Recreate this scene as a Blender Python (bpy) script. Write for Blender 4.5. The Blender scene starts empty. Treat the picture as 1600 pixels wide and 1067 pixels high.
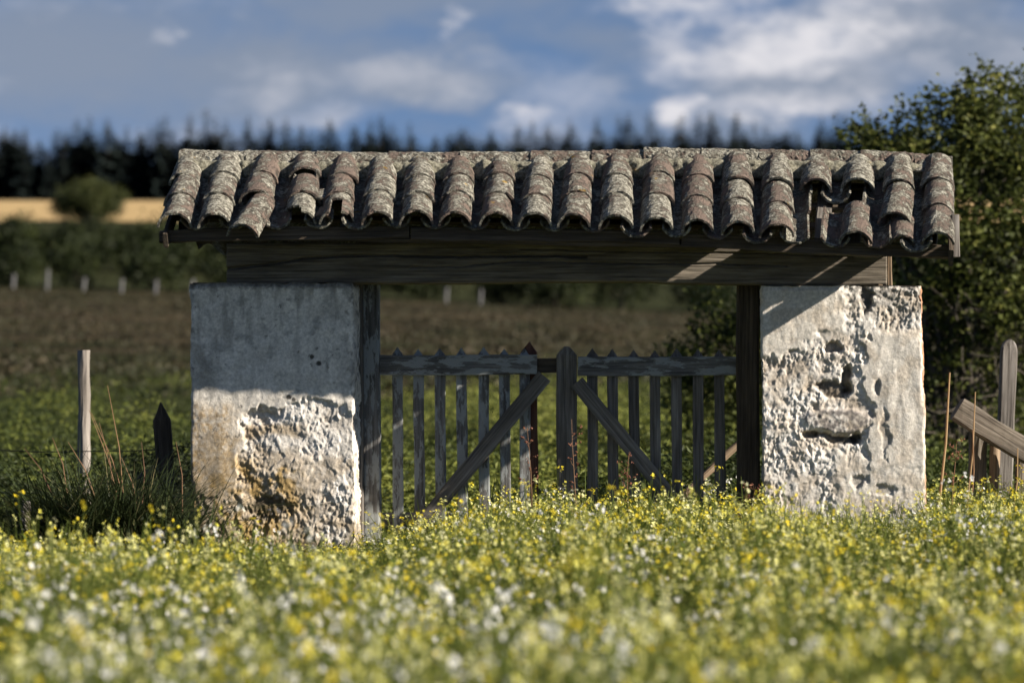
import bpy, math, random
import numpy as np
from mathutils import Matrix, Vector

# ------------------------------------------------------------------ camera, sky, sun, exposure
SC = bpy.context.scene
COL = SC.collection
FPX = 110.0 / 36.0 * 1600.0            # focal length in photo pixels
CAM_H = 1.45
CX, CY = 800.0, 533.5
GD = 21.26                             # distance of the gateway
cam = bpy.data.cameras.new('camera')
cam.lens = 110; cam.sensor_width = 36; cam.sensor_fit = 'HORIZONTAL'
cam.clip_start = 0.5; cam.clip_end = 6000
cam.dof.use_dof = True; cam.dof.focus_distance = GD - 0.35; cam.dof.aperture_fstop = 1.75
cam_o = bpy.data.objects.new('camera', cam); COL.objects.link(cam_o)
cam_o.location = (0, 0, CAM_H); cam_o.rotation_euler = (math.pi / 2, 0, 0)
SC.camera = cam_o

YAW = math.radians(-5.0)               # the gateway stands slightly turned, its right end nearer
ca, sa = math.cos(-YAW), math.sin(-YAW)
SUN_LOCAL = Vector((-2.32, 0.66, -1.12))
SUN_TRAVEL = Vector((SUN_LOCAL.x * ca + SUN_LOCAL.y * sa, -SUN_LOCAL.x * sa + SUN_LOCAL.y * ca, SUN_LOCAL.z)).normalized()
SUN_POS = -SUN_TRAVEL
sun_el = math.asin(SUN_POS.z); sun_rot = math.atan2(SUN_POS.x, SUN_POS.y)

W = bpy.data.worlds.new('World'); SC.world = W; W.use_nodes = True
def build_world():
    nt = W.node_tree; N = nt.nodes; L = nt.links
    bg = N['Background']; bg.inputs[1].default_value = 0.054
    tc = N.new('ShaderNodeTexCoord')
    add = N.new('ShaderNodeVectorMath'); add.operation = 'ADD'; add.inputs[1].default_value = (0, 0, 0.24)
    nor = N.new('ShaderNodeVectorMath'); nor.operation = 'NORMALIZE'
    L.new(tc.outputs['Generated'], add.inputs[0]); L.new(add.outputs[0], nor.inputs[0])
    sky = N.new('ShaderNodeTexSky'); sky.sky_type = 'NISHITA'; sky.sun_disc = False
    sky.sun_elevation = sun_el; sky.sun_rotation = sun_rot; sky.altitude = 2600
    sky.air_density = 1.0; sky.dust_density = 0.25; sky.ozone_density = 2.2
    L.new(nor.outputs[0], sky.inputs[0])
    # clouds: noise in direction space, everywhere; a few cumulus heaps set where they stand
    def noise(scale, detail, rough, vec, zs=2.2, off=(0, 0, 0), dist=0.0):
        m = N.new('ShaderNodeMapping'); m.inputs['Scale'].default_value = (1, 1, zs); m.inputs['Location'].default_value = off
        L.new(vec, m.inputs['Vector'])
        n = N.new('ShaderNodeTexNoise'); n.inputs['Scale'].default_value = scale; n.inputs['Detail'].default_value = detail
        n.inputs['Roughness'].default_value = rough; n.inputs['Distortion'].default_value = dist
        L.new(m.outputs[0], n.inputs['Vector']); return n
    D = tc.outputs['Generated']
    warp = noise(17, 7, 0.68, D)
    wv = N.new('ShaderNodeVectorMath'); wv.operation = 'MULTIPLY_ADD'
    wv.inputs[1].default_value = (0.07, 0.07, 0.045); L.new(warp.outputs['Color'], wv.inputs[0])
    L.new(D, wv.inputs[2])
    def blob(px, py, rx, ry, amp=1.0):
        d = Vector(((px - CX) / FPX, 1, (CY - py) / FPX)).normalized()
        s = N.new('ShaderNodeVectorMath'); s.operation = 'SUBTRACT'; L.new(wv.outputs[0], s.inputs[0])
        s.inputs[1].default_value = (d.x + 0.035, d.y + 0.035, d.z + 0.0225)
        k = N.new('ShaderNodeVectorMath'); k.operation = 'MULTIPLY'; L.new(s.outputs[0], k.inputs[0])
        k.inputs[1].default_value = (FPX / rx, 6.0, FPX / ry)
        ln = N.new('ShaderNodeVectorMath'); ln.operation = 'LENGTH'; L.new(k.outputs[0], ln.inputs[0])
        mr = N.new('ShaderNodeMapRange'); mr.interpolation_type = 'SMOOTHERSTEP'
        mr.inputs[1].default_value = 1.45; mr.inputs[2].default_value = 0.1; mr.inputs[3].default_value = 0; mr.inputs[4].default_value = amp
        L.new(ln.outputs['Value'], mr.inputs[0]); return mr.outputs[0]
    def mx(a, b):
        m = N.new('ShaderNodeMath'); m.operation = 'MAXIMUM'; L.new(a, m.inputs[0]); L.new(b, m.inputs[1]); return m.outputs[0]
    white = None
    for b in [(1050, 55, 85, 60), (1130, 70, 130, 55), (1270, 70, 150, 52), (1100, 0, 170, 45), (1330, 155, 95, 45), (1220, 160, 120, 34), (1200, 30, 130, 40), (1400, 30, 90, 50),
              (1065, 160, 45, 34), (970, 30, 40, 25), (820, 195, 80, 24), (240, 42, 34, 17, .5), (722, 55, 20, 16, .7), (425, 140, 60, 34, .45),
              (650, 120, 140, 45, .38), (480, 180, 120, 26, .4), (1560, 110, 60, 30, .5), (1450, 110, 80, 30, .45)]:
        o = blob(*b); white = o if white is None else mx(white, o)
    grey = None
    for b in [(100, 90, 380, 150), (400, 110, 330, 110), (1480, 60, 260, 90), (640, 120, 230, 70), (1250, 120, 260, 90)]:
        o = blob(*b); grey = o if grey is None else mx(grey, o)
    gen = noise(7, 6, 0.55, D, 2.6, (3.1, 1.7, 0.4))
    gr = N.new('ShaderNodeMapRange'); gr.interpolation_type = 'SMOOTHSTEP'
    gr.inputs[1].default_value = 0.47; gr.inputs[2].default_value = 0.66; gr.inputs[4].default_value = 0.85
    L.new(gen.outputs['Fac'], gr.inputs[0])
    gm = mx(gr.outputs[0], grey)
    g2 = N.new('ShaderNodeMath'); g2.operation = 'MULTIPLY'; g2.inputs[1].default_value = 0.62; L.new(gm, g2.inputs[0])
    mg = N.new('ShaderNodeMixRGB'); L.new(g2.outputs[0], mg.inputs[0]); L.new(sky.outputs[0], mg.inputs[1])
    mg.inputs[2].default_value = (2.5, 2.7, 3.05, 1)
    fine = noise(30, 6, 0.62, D, 2.4, (0.3, 0.9, 0.1))
    fr = N.new('ShaderNodeMapRange'); fr.inputs[1].default_value = 0.36; fr.inputs[2].default_value = 0.6; fr.inputs[3].default_value = 0.12
    L.new(fine.outputs['Fac'], fr.inputs[0])
    wm = N.new('ShaderNodeMath'); wm.operation = 'MULTIPLY'; L.new(white, wm.inputs[0]); L.new(fr.outputs[0], wm.inputs[1])
    gb = noise(11, 6, 0.6, D, 2.4, (7.7, 2.2, 5.0))
    gbr = N.new('ShaderNodeMapRange'); gbr.interpolation_type = 'SMOOTHSTEP'; gbr.inputs[1].default_value = 0.52; gbr.inputs[2].default_value = 0.72; gbr.inputs[4].default_value = 0.42
    L.new(gb.outputs['Fac'], gbr.inputs[0])
    wmm = mx(wm.outputs[0], gbr.outputs[0])
    mw = N.new('ShaderNodeMixRGB'); L.new(wmm, mw.inputs[0]); L.new(mg.outputs[0], mw.inputs[1])
    mw.inputs[2].default_value = (6.2, 6.1, 6.4, 1)
    L.new(mw.outputs[0], bg.inputs[0])
build_world()

sl = bpy.data.lights.new('sun', 'SUN'); sl.energy = 5.0; sl.angle = math.radians(0.5); sl.color = (1.0, 0.9, 0.76)
sun = bpy.data.objects.new('sun', sl); COL.objects.link(sun)
sun.rotation_euler = SUN_TRAVEL.to_track_quat('-Z', 'Y').to_euler(); sun.location = (20, -8, 14)

SC.render.engine = 'CYCLES'
SC.view_settings.view_transform = 'Standard'; SC.view_settings.look = 'None'
SC.view_settings.exposure = 1.2; SC.view_settings.gamma = 1.0; SC.view_settings.use_curve_mapping = False
SC.cycles.use_denoising = True
SC.cycles.max_bounces = 6; SC.cycles.transparent_max_bounces = 4

rng = np.random.default_rng(11)
random.seed(5)

# ------------------------------------------------------------------ numeric helpers
_perm = np.random.default_rng(3).permutation(256); _perm = np.concatenate([_perm, _perm])
_grad = np.random.default_rng(4).normal(size=(256, 3)); _grad /= np.linalg.norm(_grad, axis=1)[:, None]
def pn(x, y, z=0.0):
    x, y, z = np.broadcast_arrays(np.asarray(x, float), np.asarray(y, float), np.asarray(z, float))
    xi, yi, zi = np.floor(x).astype(int), np.floor(y).astype(int), np.floor(z).astype(int)
    xf, yf, zf = x - xi, y - yi, z - zi
    u, v, w = [t * t * t * (t * (t * 6 - 15) + 10) for t in (xf, yf, zf)]
    def g(a, b, c):
        h = _perm[_perm[_perm[(xi + a) & 255] + ((yi + b) & 255)] + ((zi + c) & 255)]
        q = _grad[h]; return q[..., 0] * (xf - a) + q[..., 1] * (yf - b) + q[..., 2] * (zf - c)
    l = lambda t, a, b: a + t * (b - a)
    return l(w, l(v, l(u, g(0, 0, 0), g(1, 0, 0)), l(u, g(0, 1, 0), g(1, 1, 0))),
                l(v, l(u, g(0, 0, 1), g(1, 0, 1)), l(u, g(0, 1, 1), g(1, 1, 1)))) * 1.5
def fbm(x, y, z=0.0, o=4, r=0.5):
    s, a, f, t = 0, 1.0, 1.0, 0
    for _ in range(o):
        s = s + a * pn(np.asarray(x) * f, np.asarray(y) * f, np.asarray(z) * f + 7.3 * _); t += a; a *= r; f *= 2.03
    return s / t
def ss(a, b, x):
    t = np.clip((np.asarray(x, float) - a) / (b - a), 0, 1); return t * t * (3 - 2 * t)

def P(px, py, Y):
    return Vector(((px - CX) / FPX * Y, Y, CAM_H + (CY - py) / FPX * Y))
GX = 0.304
def gl(px, py, v):
    """gateway-local point (u, v, z) seen at photo position px, py when it lies at depth v"""
    k = (px - CX) / FPX
    u = (k * (GD + v * ca) - GX - v * sa) / (ca + k * sa)
    Y = GD - u * sa + v * ca
    return Vector((u, v, CAM_H + (CY - py) / FPX * Y))
def gworld(p):
    return Vector((GX + p[0] * ca + p[1] * sa, GD - p[0] * sa + p[1] * ca, p[2]))

_TY = [-60, 20, 30, 45, 60, 200, 215, 450, 600, 640, 900, 3200]
_TZ = [0, 0, 0, .05, .40, 3.65, 4.2, 18.75, 28.6, 30, 30, 22]
def terrain(x, Y):
    x = np.asarray(x, float); Y = np.asarray(Y, float)
    z = np.interp(Y, _TY, _TZ)
    z = z - 0.038 * np.clip(x, -60, 60) * ss(60, 190, Y) * (1 - ss(225, 430, Y))
    z = z + 0.03 * np.clip(x, -5, 5) * ss(12, 19, Y) * (1 - ss(24, 34, Y))
    z = z + 0.03 * pn(x * .5, Y * .5, 1.1) * (1 - ss(22, 60, Y)) + 0.15 * pn(x * .05, Y * .05, 4.1) * ss(60, 120, Y)
    return z

def mesh_np(name, V, Q, mats, mi=None, tint=None, color=None, smooth=False):
    V = np.asarray(V, np.float32).reshape(-1, 3); Q = np.asarray(Q, np.int32); k = Q.shape[1]
    me = bpy.data.meshes.new(name)
    me.vertices.add(len(V)); me.vertices.foreach_set('co', V.ravel())
    me.loops.add(Q.size); me.loops.foreach_set('vertex_index', Q.ravel())
    me.polygons.add(len(Q)); me.polygons.foreach_set('loop_start', np.arange(0, Q.size, k, dtype=np.int32))
    me.polygons.foreach_set('loop_total', np.full(len(Q), k, np.int32))
    for m in mats: me.materials.append(m)
    if mi is not None: me.polygons.foreach_set('material_index', np.asarray(mi, np.int32))
    me.polygons.foreach_set('use_smooth', np.full(len(Q), smooth, bool))
    if tint is not None:
        a = me.attributes.new('tint', 'FLOAT', 'POINT'); a.data.foreach_set('value', np.asarray(tint, np.float32).ravel())
    if color is not None:
        c = np.ones((len(V), 4), np.float32); c[:, :3] = color
        a = me.color_attributes.new('paint', 'FLOAT_COLOR', 'POINT'); a.data.foreach_set('color', c.ravel())
    me.update(calc_edges=True)
    return me
def link(name, me, parent=None, M=None):
    o = bpy.data.objects.new(name, me); COL.objects.link(o)
    if parent is not None: o.parent = parent
    if M is not None: o.matrix_basis = M
    return o
def tag(o, label, cat, group=None):
    o['label'] = label; o['category'] = cat
    if group: o['group'] = group
    return o
def thing(name, label, cat, M=None, group=None):
    o = bpy.data.objects.new(name, None); COL.objects.link(o); o.empty_display_size = 0.2
    if M is not None: o.matrix_basis = M
    return tag(o, label, cat, group)
def T(p): return Matrix.Translation(Vector(p))

# ------------------------------------------------------------------ materials
def new_mat(name):
    m = bpy.data.materials.new(name); m.use_nodes = True
    return m, m.node_tree.nodes, m.node_tree.links, m.node_tree.nodes['Principled BSDF']
def ramp(N, L, fac, stops):
    r = N.new('ShaderNodeValToRGB'); e = r.color_ramp.elements
    while len(e) < len(stops): e.new(0.5)
    for k, (p, c) in enumerate(stops): e[k].position = p; e[k].color = (*c, 1)
    L.new(fac, r.inputs[0]); return r.outputs[0]
def tex(N, L, vec, scale, detail=4, rough=0.55, kind='noise', sc=(1, 1, 1)):
    mp = N.new('ShaderNodeMapping'); mp.inputs['Scale'].default_value = sc; L.new(vec, mp.inputs['Vector'])
    if kind == 'noise':
        n = N.new('ShaderNodeTexNoise'); n.inputs['Detail'].default_value = detail; n.inputs['Roughness'].default_value = rough; out = 'Fac'
    else:
        n = N.new('ShaderNodeTexVoronoi'); out = 'Distance'
    n.inputs['Scale'].default_value = scale; L.new(mp.outputs[0], n.inputs['Vector']); return n.outputs[out]
def mixc(N, L, f, a, b):
    m = N.new('ShaderNodeMixRGB')
    if isinstance(f, float): m.inputs[0].default_value = f
    else: L.new(f, m.inputs[0])
    for k, c in ((1, a), (2, b)):
        if isinstance(c, tuple): m.inputs[k].default_value = (*c, 1)
        else: L.new(c, m.inputs[k])
    return m.outputs[0]
def rng_node(N, L, fac, a, b, c=0.0, d=1.0):
    m = N.new('ShaderNodeMapRange'); m.interpolation_type = 'SMOOTHSTEP'
    for k, v in enumerate((a, b, c, d)): m.inputs[k + 1].default_value = v
    L.new(fac, m.inputs[0]); return m.outputs[0]
def bump(N, L, b, h, strength, dist):
    n = N.new('ShaderNodeBump'); n.inputs['Strength'].default_value = strength; n.inputs['Distance'].default_value = dist
    L.new(h, n.inputs['Height']); L.new(n.outputs[0], b.inputs['Normal'])
def coords(N, L, rand=True):
    tc = N.new('ShaderNodeTexCoord')
    if not rand: return tc.outputs['Object']
    oi = N.new('ShaderNodeObjectInfo'); v = N.new('ShaderNodeVectorMath'); v.operation = 'MULTIPLY_ADD'
    cb = N.new('ShaderNodeCombineXYZ')
    for k in range(3): L.new(oi.outputs['Random'], cb.inputs[k])
    L.new(cb.outputs[0], v.inputs[0]); v.inputs[1].default_value = (37, 53, 71); L.new(tc.outputs['Object'], v.inputs[2])
    return v.outputs[0]
def addh(N, L, a, b, k):
    m = N.new('ShaderNodeMath'); m.operation = 'MULTIPLY_ADD'; L.new(b, m.inputs[0]); m.inputs[1].default_value = k; L.new(a, m.inputs[2]); return m.outputs[0]

def wood(name, dark, mid, pale, paint=None, paint_amt=0.5):
    m, N, L, b = new_mat(name); c = coords(N, L)
    g = tex(N, L, c, 60, 6, 0.65, sc=(0.035, 1, 1)); g2 = tex(N, L, c, 9, 5, 0.6, sc=(0.25, 1, 1))
    col = ramp(N, L, g, [(0.3, dark), (0.5, mid), (0.72, pale)])
    col = mixc(N, L, rng_node(N, L, g2, 0.35, 0.7, 0, 0.55), col, dark)
    if paint:
        p = tex(N, L, c, 16, 7, 0.7, sc=(0.3, 1, 1)); p = rng_node(N, L, p, 0.62 - paint_amt * .3, 0.68 - paint_amt * .3)
        col = mixc(N, L, p, col, paint)
    L.new(col, b.inputs['Base Color']); b.inputs['Roughness'].default_value = 0.85; b.inputs['Specular IOR Level'].default_value = 0.25
    bump(N, L, b, addh(N, L, g, g2, 0.5), 0.7, 0.006); return m
M_WOOD = wood('weathered_wood', (.055, .048, .042), (.16, .145, .13), (.29, .27, .25))
M_BEAM = wood('old_beam_wood', (.05, .042, .034), (.175, .15, .12), (.3, .265, .22))
M_PAINT = wood('flaking_blue_grey_paint', (.05, .048, .045), (.15, .145, .14), (.25, .25, .25), (.27, .285, .285), 0.5)
M_RED = wood('red_brown_wood', (.04, .018, .012), (.11, .05, .035), (.17, .09, .065))
M_DARK = wood('dark_wood', (.024, .019, .014), (.078, .06, .044), (.14, .112, .085))
M_POST = wood('bleached_post_wood', (.1, .088, .075), (.23, .205, .185), (.36, .33, .3))
M_LOG = wood('pale_pole_wood', (.1, .07, .045), (.26, .19, .13), (.4, .31, .22))  # pale warm wood of the pole, prop sticks and thin post

def tile_mat():
    m, N, L, b = new_mat('lichened_clay_tile'); c = coords(N, L)
    oi = N.new('ShaderNodeObjectInfo')
    base = mixc(N, L, tex(N, L, c, 14, 5, 0.65), (.13, .096, .08), (.23, .182, .152))
    base = mixc(N, L, rng_node(N, L, tex(N, L, c, 9, 3), 0.63, 0.74, 0, .55), base, (.31, .15, .1))
    vor = tex(N, L, c, 95, kind='vor'); cr = tex(N, L, c, 58, 6, 0.85); big = tex(N, L, c, 9, 4, 0.6)
    s = N.new('ShaderNodeMath'); s.operation = 'MULTIPLY_ADD'; L.new(big, s.inputs[0]); s.inputs[1].default_value = 1.15; L.new(cr, s.inputs[2])
    rr = N.new('ShaderNodeMath'); rr.operation = 'MULTIPLY_ADD'; L.new(oi.outputs['Random'], rr.inputs[0]); rr.inputs[1].default_value = 0.22; L.new(s.outputs[0], rr.inputs[2])
    lich = rng_node(N, L, rr.outputs[0], 1.085, 1.19)
    lc = ramp(N, L, tex(N, L, c, 40, 4, 0.7), [(0.36, (.075, .07, .06)), (0.5, (.24, .23, .19)), (0.64, (.46, .445, .385))])
    col = mixc(N, L, lich, base, lc)
    dk = rng_node(N, L, tex(N, L, c, 24, 5, 0.7), 0.56, 0.66, 0, .75); col = mixc(N, L, dk, col, (.055, .048, .045))
    yl = rng_node(N, L, tex(N, L, c, 11, 3, 0.5), 0.69, 0.75, 0, .8); col = mixc(N, L, yl, col, (.33, .2, .03))
    L.new(col, b.inputs['Base Color']); b.inputs['Roughness'].default_value = 0.95; b.inputs['Specular IOR Level'].default_value = 0.15
    h = addh(N, L, addh(N, L, cr, lich, 0.9), vor, 0.5)
    bump(N, L, b, h, 1.0, 0.018); return m
M_TILE = tile_mat()
def crust_mat():
    m, N, L, b = new_mat('lichen_crusted_mortar'); c = coords(N, L)
    col = ramp(N, L, tex(N, L, c, 55, 6, 0.75), [(0.33, (.05, .045, .035)), (0.5, (.2, .19, .14)), (0.66, (.4, .38, .3))])
    col = mixc(N, L, rng_node(N, L, tex(N, L, c, 8, 3), 0.66, 0.74, 0, .7), col, (.3, .18, .04))
    L.new(col, b.inputs['Base Color']); b.inputs['Roughness'].default_value = 1
    bump(N, L, b, tex(N, L, c, 90, 5, 0.8), 1.0, 0.015); return m
M_CRUST = crust_mat()
def plaster_mat():
    m, N, L, b = new_mat('limewashed_plaster'); c = coords(N, L, False)
    a = N.new('ShaderNodeAttribute'); a.attribute_name = 'paint'
    n = tex(N, L, c, 45, 6, 0.7); v = rng_node(N, L, n, 0.3, 0.7, 0.72, 1.12)
    mul = N.new('ShaderNodeVectorMath'); mul.operation = 'SCALE'; L.new(a.outputs['Color'], mul.inputs[0]); L.new(v, mul.inputs['Scale'])
    sp = rng_node(N, L, tex(N, L, c, 30, 3, 0.5), 0.7, 0.76, 0, 0.7)
    L.new(mixc(N, L, sp, mul.outputs[0], (.08, .075, .07)), b.inputs['Base Color'])
    b.inputs['Roughness'].default_value = 0.95; b.inputs['Specular IOR Level'].default_value = 0.15
    bump(N, L, b, addh(N, L, n, tex(N, L, c, 160, 3, 0.7), 0.4), 0.55, 0.008); return m
M_PLASTER = plaster_mat()
def stone_mat(name, a, b_, c_):
    m, N, L, b = new_mat(name); c = coords(N, L)
    L.new(ramp(N, L, tex(N, L, c, 22, 6, 0.7), [(0.32, a), (0.5, b_), (0.7, c_)]), b.inputs['Base Color'])
    b.inputs['Roughness'].default_value = 0.95; bump(N, L, b, tex(N, L, c, 60, 5, 0.75), 0.8, 0.012); return m
M_STONE = stone_mat('bare_grey_stone', (.06, .055, .05), (.15, .138, .13), (.46, .43, .4))

def leaf_mat(name, stops, trans=0.35, rough=0.6, spec=0.2):
    m, N, L, b = new_mat(name)
    a = N.new('ShaderNodeAttribute'); a.attribute_name = 'tint'
    col = ramp(N, L, a.outputs['Fac'], stops)
    L.new(col, b.inputs['Base Color']); b.inputs['Roughness'].default_value = rough; b.inputs['Specular IOR Level'].default_value = spec
    if trans > 0:
        t = N.new('ShaderNodeBsdfTranslucent'); L.new(col, t.inputs['Color'])
        mx = N.new('ShaderNodeMixShader'); mx.inputs[0].default_value = trans
        L.new(b.outputs[0], mx.inputs[1]); L.new(t.outputs[0], mx.inputs[2]); L.new(mx.outputs[0], N['Material Output'].inputs['Surface'])
    return m
M_YEL = leaf_mat('yellow_petals', [(0, (.74, .58, .03)), (.25, (.76, .7, .08)), (.5, (.77, .75, .22)), (1, (.8, .79, .48))], 0.35)
M_WHI = leaf_mat('white_petals', [(0, (.74, .74, .68)), (1, (.8, .8, .8))], 0.3)
M_STEM = leaf_mat('meadow_green', [(0, (.055, .085, .015)), (.5, (.13, .165, .03)), (1, (.28, .29, .09))], 0.4)
M_GRASS = leaf_mat('tussock_green', [(0, (.014, .022, .008)), (.7, (.042, .058, .02)), (1, (.15, .13, .065))], 0.2)
M_WEED = leaf_mat('weed_leaves', [(0, (.016, .024, .007)), (.4, (.042, .058, .013)), (.7, (.12, .14, .028)), (1, (.2, .21, .045))], 0.3)
M_TREE = leaf_mat('broad_leaves', [(0, (.025, .032, .009)), (.5, (.066, .082, .018)), (.8, (.115, .13, .03)), (1, (.17, .17, .042))], 0.35)  # palest stops put the look of sunlit leaves into the colour
M_HEDGE = leaf_mat('hedge_leaves', [(0, (.011, .016, .006)), (.6, (.025, .035, .01)), (1, (.05, .062, .017))], 0.2)
M_ROUND = leaf_mat('round_tree_leaves', [(0, (.02, .025, .008)), (.6, (.042, .052, .014)), (1, (.075, .08, .024))], 0.2)
M_PINE = leaf_mat('conifer_needles', [(0, (.01, .015, .016)), (1, (.024, .033, .03))], 0.0, 0.8, 0.05)  # needles lightened and blued, distance haze put into the colour
M_BARK = stone_mat('grey_brown_bark', (.035, .028, .02), (.09, .075, .058), (.17, .15, .12))
M_DRY = leaf_mat('dry_stalks', [(0, (.1, .05, .03)), (.5, (.22, .13, .07)), (1, (.36, .26, .14))], 0.1)
M_SEED = leaf_mat('dry_seed_heads', [(0, (.1, .035, .025)), (1, (.22, .1, .06))], 0.1)
M_WIRE = stone_mat('rusty_wire', (.02, .016, .013), (.05, .04, .035), (.08, .07, .06))
M_WPOST = stone_mat('whitened_post', (.08, .08, .085), (.13, .13, .135), (.18, .18, .185))

def ground_mat():
    m, N, L, b = new_mat('field_ground'); c = coords(N, L, False)
    sx = N.new('ShaderNodeSeparateXYZ'); L.new(c, sx.inputs[0])
    wob = tex(N, L, c, 0.08, 4, 0.6)
    y = addh(N, L, sx.outputs['Y'], wob, 10.0)
    yw = addh(N, L, y, tex(N, L, c, 0.13, 5, 0.7), 60.0)
    near = mixc(N, L, tex(N, L, c, 6, 5, 0.6), (.03, .045, .01), (.075, .075, .022))
    green = mixc(N, L, tex(N, L, c, 0.7, 5, 0.6), (.018, .026, .008), (.04, .045, .013))
    brown = ramp(N, L, tex(N, L, c, 0.35, 6, 0.65, sc=(0.5, 1, 1)), [(.3, (.018, .015, .009)), (.5, (.031, .025, .014)), (.7, (.048, .039, .022))])
    brown = mixc(N, L, rng_node(N, L, tex(N, L, c, 0.11, 6, 0.7, sc=(.6, 1, 1)), 0.45, 0.6, 0, .85), brown, (.022, .026, .009))
    brown = mixc(N, L, rng_node(N, L, tex(N, L, c, 0.2, 5, 0.7, sc=(.4, 1, 1)), 0.48, 0.62, 0, .75), brown, (.06, .047, .026))
    olive = mixc(N, L, tex(N, L, c, 0.05, 5, 0.6), (.014, .019, .007), (.036, .037, .015))
    straw = mixc(N, L, tex(N, L, c, 0.05, 5, 0.6, sc=(.3, 1, 1)), (.34, .235, .11), (.46, .335, .17))
    forest = (.014, .016, .01)
    def z(a, d, lo, hi): return mixc(N, L, rng_node(N, L, y, lo, hi), a, d)
    col = z(near, green, 28, 34); col = mixc(N, L, rng_node(N, L, yw, 78, 128), col, brown); col = z(col, olive, 207, 213)
    col = z(col, straw, 451, 458); col = z(col, forest, 590, 596)
    L.new(col, b.inputs['Base Color']); b.inputs['Roughness'].default_value = 1; b.inputs['Specular IOR Level'].default_value = 0.05
    bump(N, L, b, tex(N, L, c, 5, 6, 0.7), 0.8, 0.08); return m

# ------------------------------------------------------------------ ground
def ground():
    Ys = np.concatenate([np.linspace(-30, 4, 8), np.linspace(5, 40, 71), np.linspace(42, 240, 100), np.linspace(245, 660, 84), np.linspace(700, 3200, 20)])
    xs = np.linspace(-1, 1, 91); xs = np.sign(xs) * (np.abs(xs) ** 1.8)
    X = xs[None, :] * (40 + 0.75 * np.abs(Ys)[:, None]); YY = np.repeat(Ys[:, None], len(xs), 1)
    V = np.stack([X, YY, terrain(X, YY)], -1)
    n, m = X.shape; i = (np.arange(n - 1)[:, None] * m + np.arange(m - 1)[None]).ravel()
    me = mesh_np('ground', V, np.stack([i, i + 1, i + 1 + m, i + m], 1), [ground_mat()], smooth=True)
    o = link('ground', me); o['kind'] = 'structure'; o['label'] = 'rising farmland from meadow to brown field and straw field'
ground()

# ------------------------------------------------------------------ solid builders
def box_ring(w, d, rc, nf, ns, nb):
    """rounded-rectangle outline (x right, y depth; front at y=0) -> positions, normals, side id"""
    pts = []; h = w / 2
    nc = 4
    def side(a, b, n, nrm, sid):
        for k in range(n): t = (k + 0.5) / n; pts.append((a[0] + (b[0] - a[0]) * t, a[1] + (b[1] - a[1]) * t, nrm[0], nrm[1], sid))
    def corner(cx, cy, a0, sid):
        for k in range(nc): t = a0 + (math.pi / 2) * k / (nc - 1); pts.append((cx + rc * math.cos(t), cy + rc * math.sin(t), math.cos(t), math.sin(t), sid))
    side((-h + rc, 0), (h - rc, 0), nf, (0, -1), 0); corner(h - rc, rc, -math.pi / 2, 4)
    side((h, rc), (h, d - rc), ns, (1, 0), 1); corner(h - rc, d - rc, 0, 4)
    side((h - rc, d), (-h + rc, d), nb, (0, 1), 2); corner(-h + rc, d - rc, math.pi / 2, 4)
    side((-h, d - rc), (-h, rc), ns, (-1, 0), 3); corner(-h + rc, rc, math.pi, 4)
    return np.array(pts)
def ring_faces(n, m, base=0):
    i = np.arange(n - 1)[:, None]; j = np.arange(m)[None]; j2 = (j + 1) % m
    return np.stack([i * m + j, i * m + j2, (i + 1) * m + j2, (i + 1) * m + j], -1).reshape(-1, 4) + base
def capped(V, F, n, m):
    """closes both ends of a ring grid with quads fanned from a centre point"""
    V = V.reshape(-1, 3); c0 = V[:m].mean(0); c1 = V[-m:].mean(0); k = len(V)
    V = np.concatenate([V, [c0, c1]]); j = np.arange(0, m - 1, 2); extra = []
    for a in range(0, m, 2):
        b = (a + 1) % m; c = (a + 2) % m
        extra.append([k, c, b, a]); extra.append([k + 1, (n - 1) * m + a, (n - 1) * m + b, (n - 1) * m + c])
    return V, np.concatenate([F, np.array(extra)])

def beam_mesh(name, Ln, w, t, mat, seg=10, jit=0.004, tip=0.0, tip_shape='point', taper=1.0, bow=0.0, seed=0, rnd=False):
    """timber along +X; w = width (Y), t = thickness (Z)"""
    xs = list(np.linspace(0, Ln - tip, seg))
    sc = [1.0] * seg
    if tip > 0:
        if tip_shape == 'point': xs += [Ln - tip * .5, Ln]; sc += [.5, .03]
        elif tip_shape == 'gable': xs += [Ln - tip * .5, Ln]; sc += [.62, .22]
        else:
            for a in (.35, .65, .85, 1.0): xs.append(Ln - tip + tip * a); sc.append(max(.08, math.sqrt(1 - a * a)))
    if rnd: ang = np.linspace(0, 2 * math.pi, 12, endpoint=False); prof = np.stack([np.cos(ang), np.sin(ang)], 1)
    else:
        c = .82; prof = np.array([(-c, -1), (c, -1), (1, -c), (1, c), (c, 1), (-c, 1), (-1, c), (-1, -c)])
    V = []
    for k, x in enumerate(xs):
        f = sc[k] * (1 + (taper - 1) * x / Ln)
        V.append(np.stack([np.full(len(prof), x), prof[:, 0] * w / 2 * f, prof[:, 1] * t / 2 * (1 if sc[k] == 1 else max(sc[k], .6)) + bow * math.sin(math.pi * x / Ln)], 1))
    V = np.array(V); n, m = V.shape[:2]
    s = seed * 3.7
    V[..., 1] += jit * pn(V[..., 0] * 5, V[..., 1] * 20 + s, V[..., 2] * 20) * 1.6 + jit * 2 * pn(V[..., 0] * 1.3, s, 2.2)
    V[..., 2] += jit * pn(V[..., 0] * 5, V[..., 1] * 20 + s + 9, V[..., 2] * 20) * 1.6 + jit * pn(V[..., 0] * 1.3, s + 4, 6.2)
    V, F = capped(V, ring_faces(n, m), n, m)
    return mesh_np(name, V, F, [mat], smooth=False)
def frame(A, B, nrm):
    A, B = Vector(A), Vector(B); x = (B - A).normalized(); z = Vector(nrm); z = (z - x * z.dot(x)).normalized(); y = z.cross(x)
    M = Matrix((x, y, z)).transposed().to_4x4(); M.translation = A; return M
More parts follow.
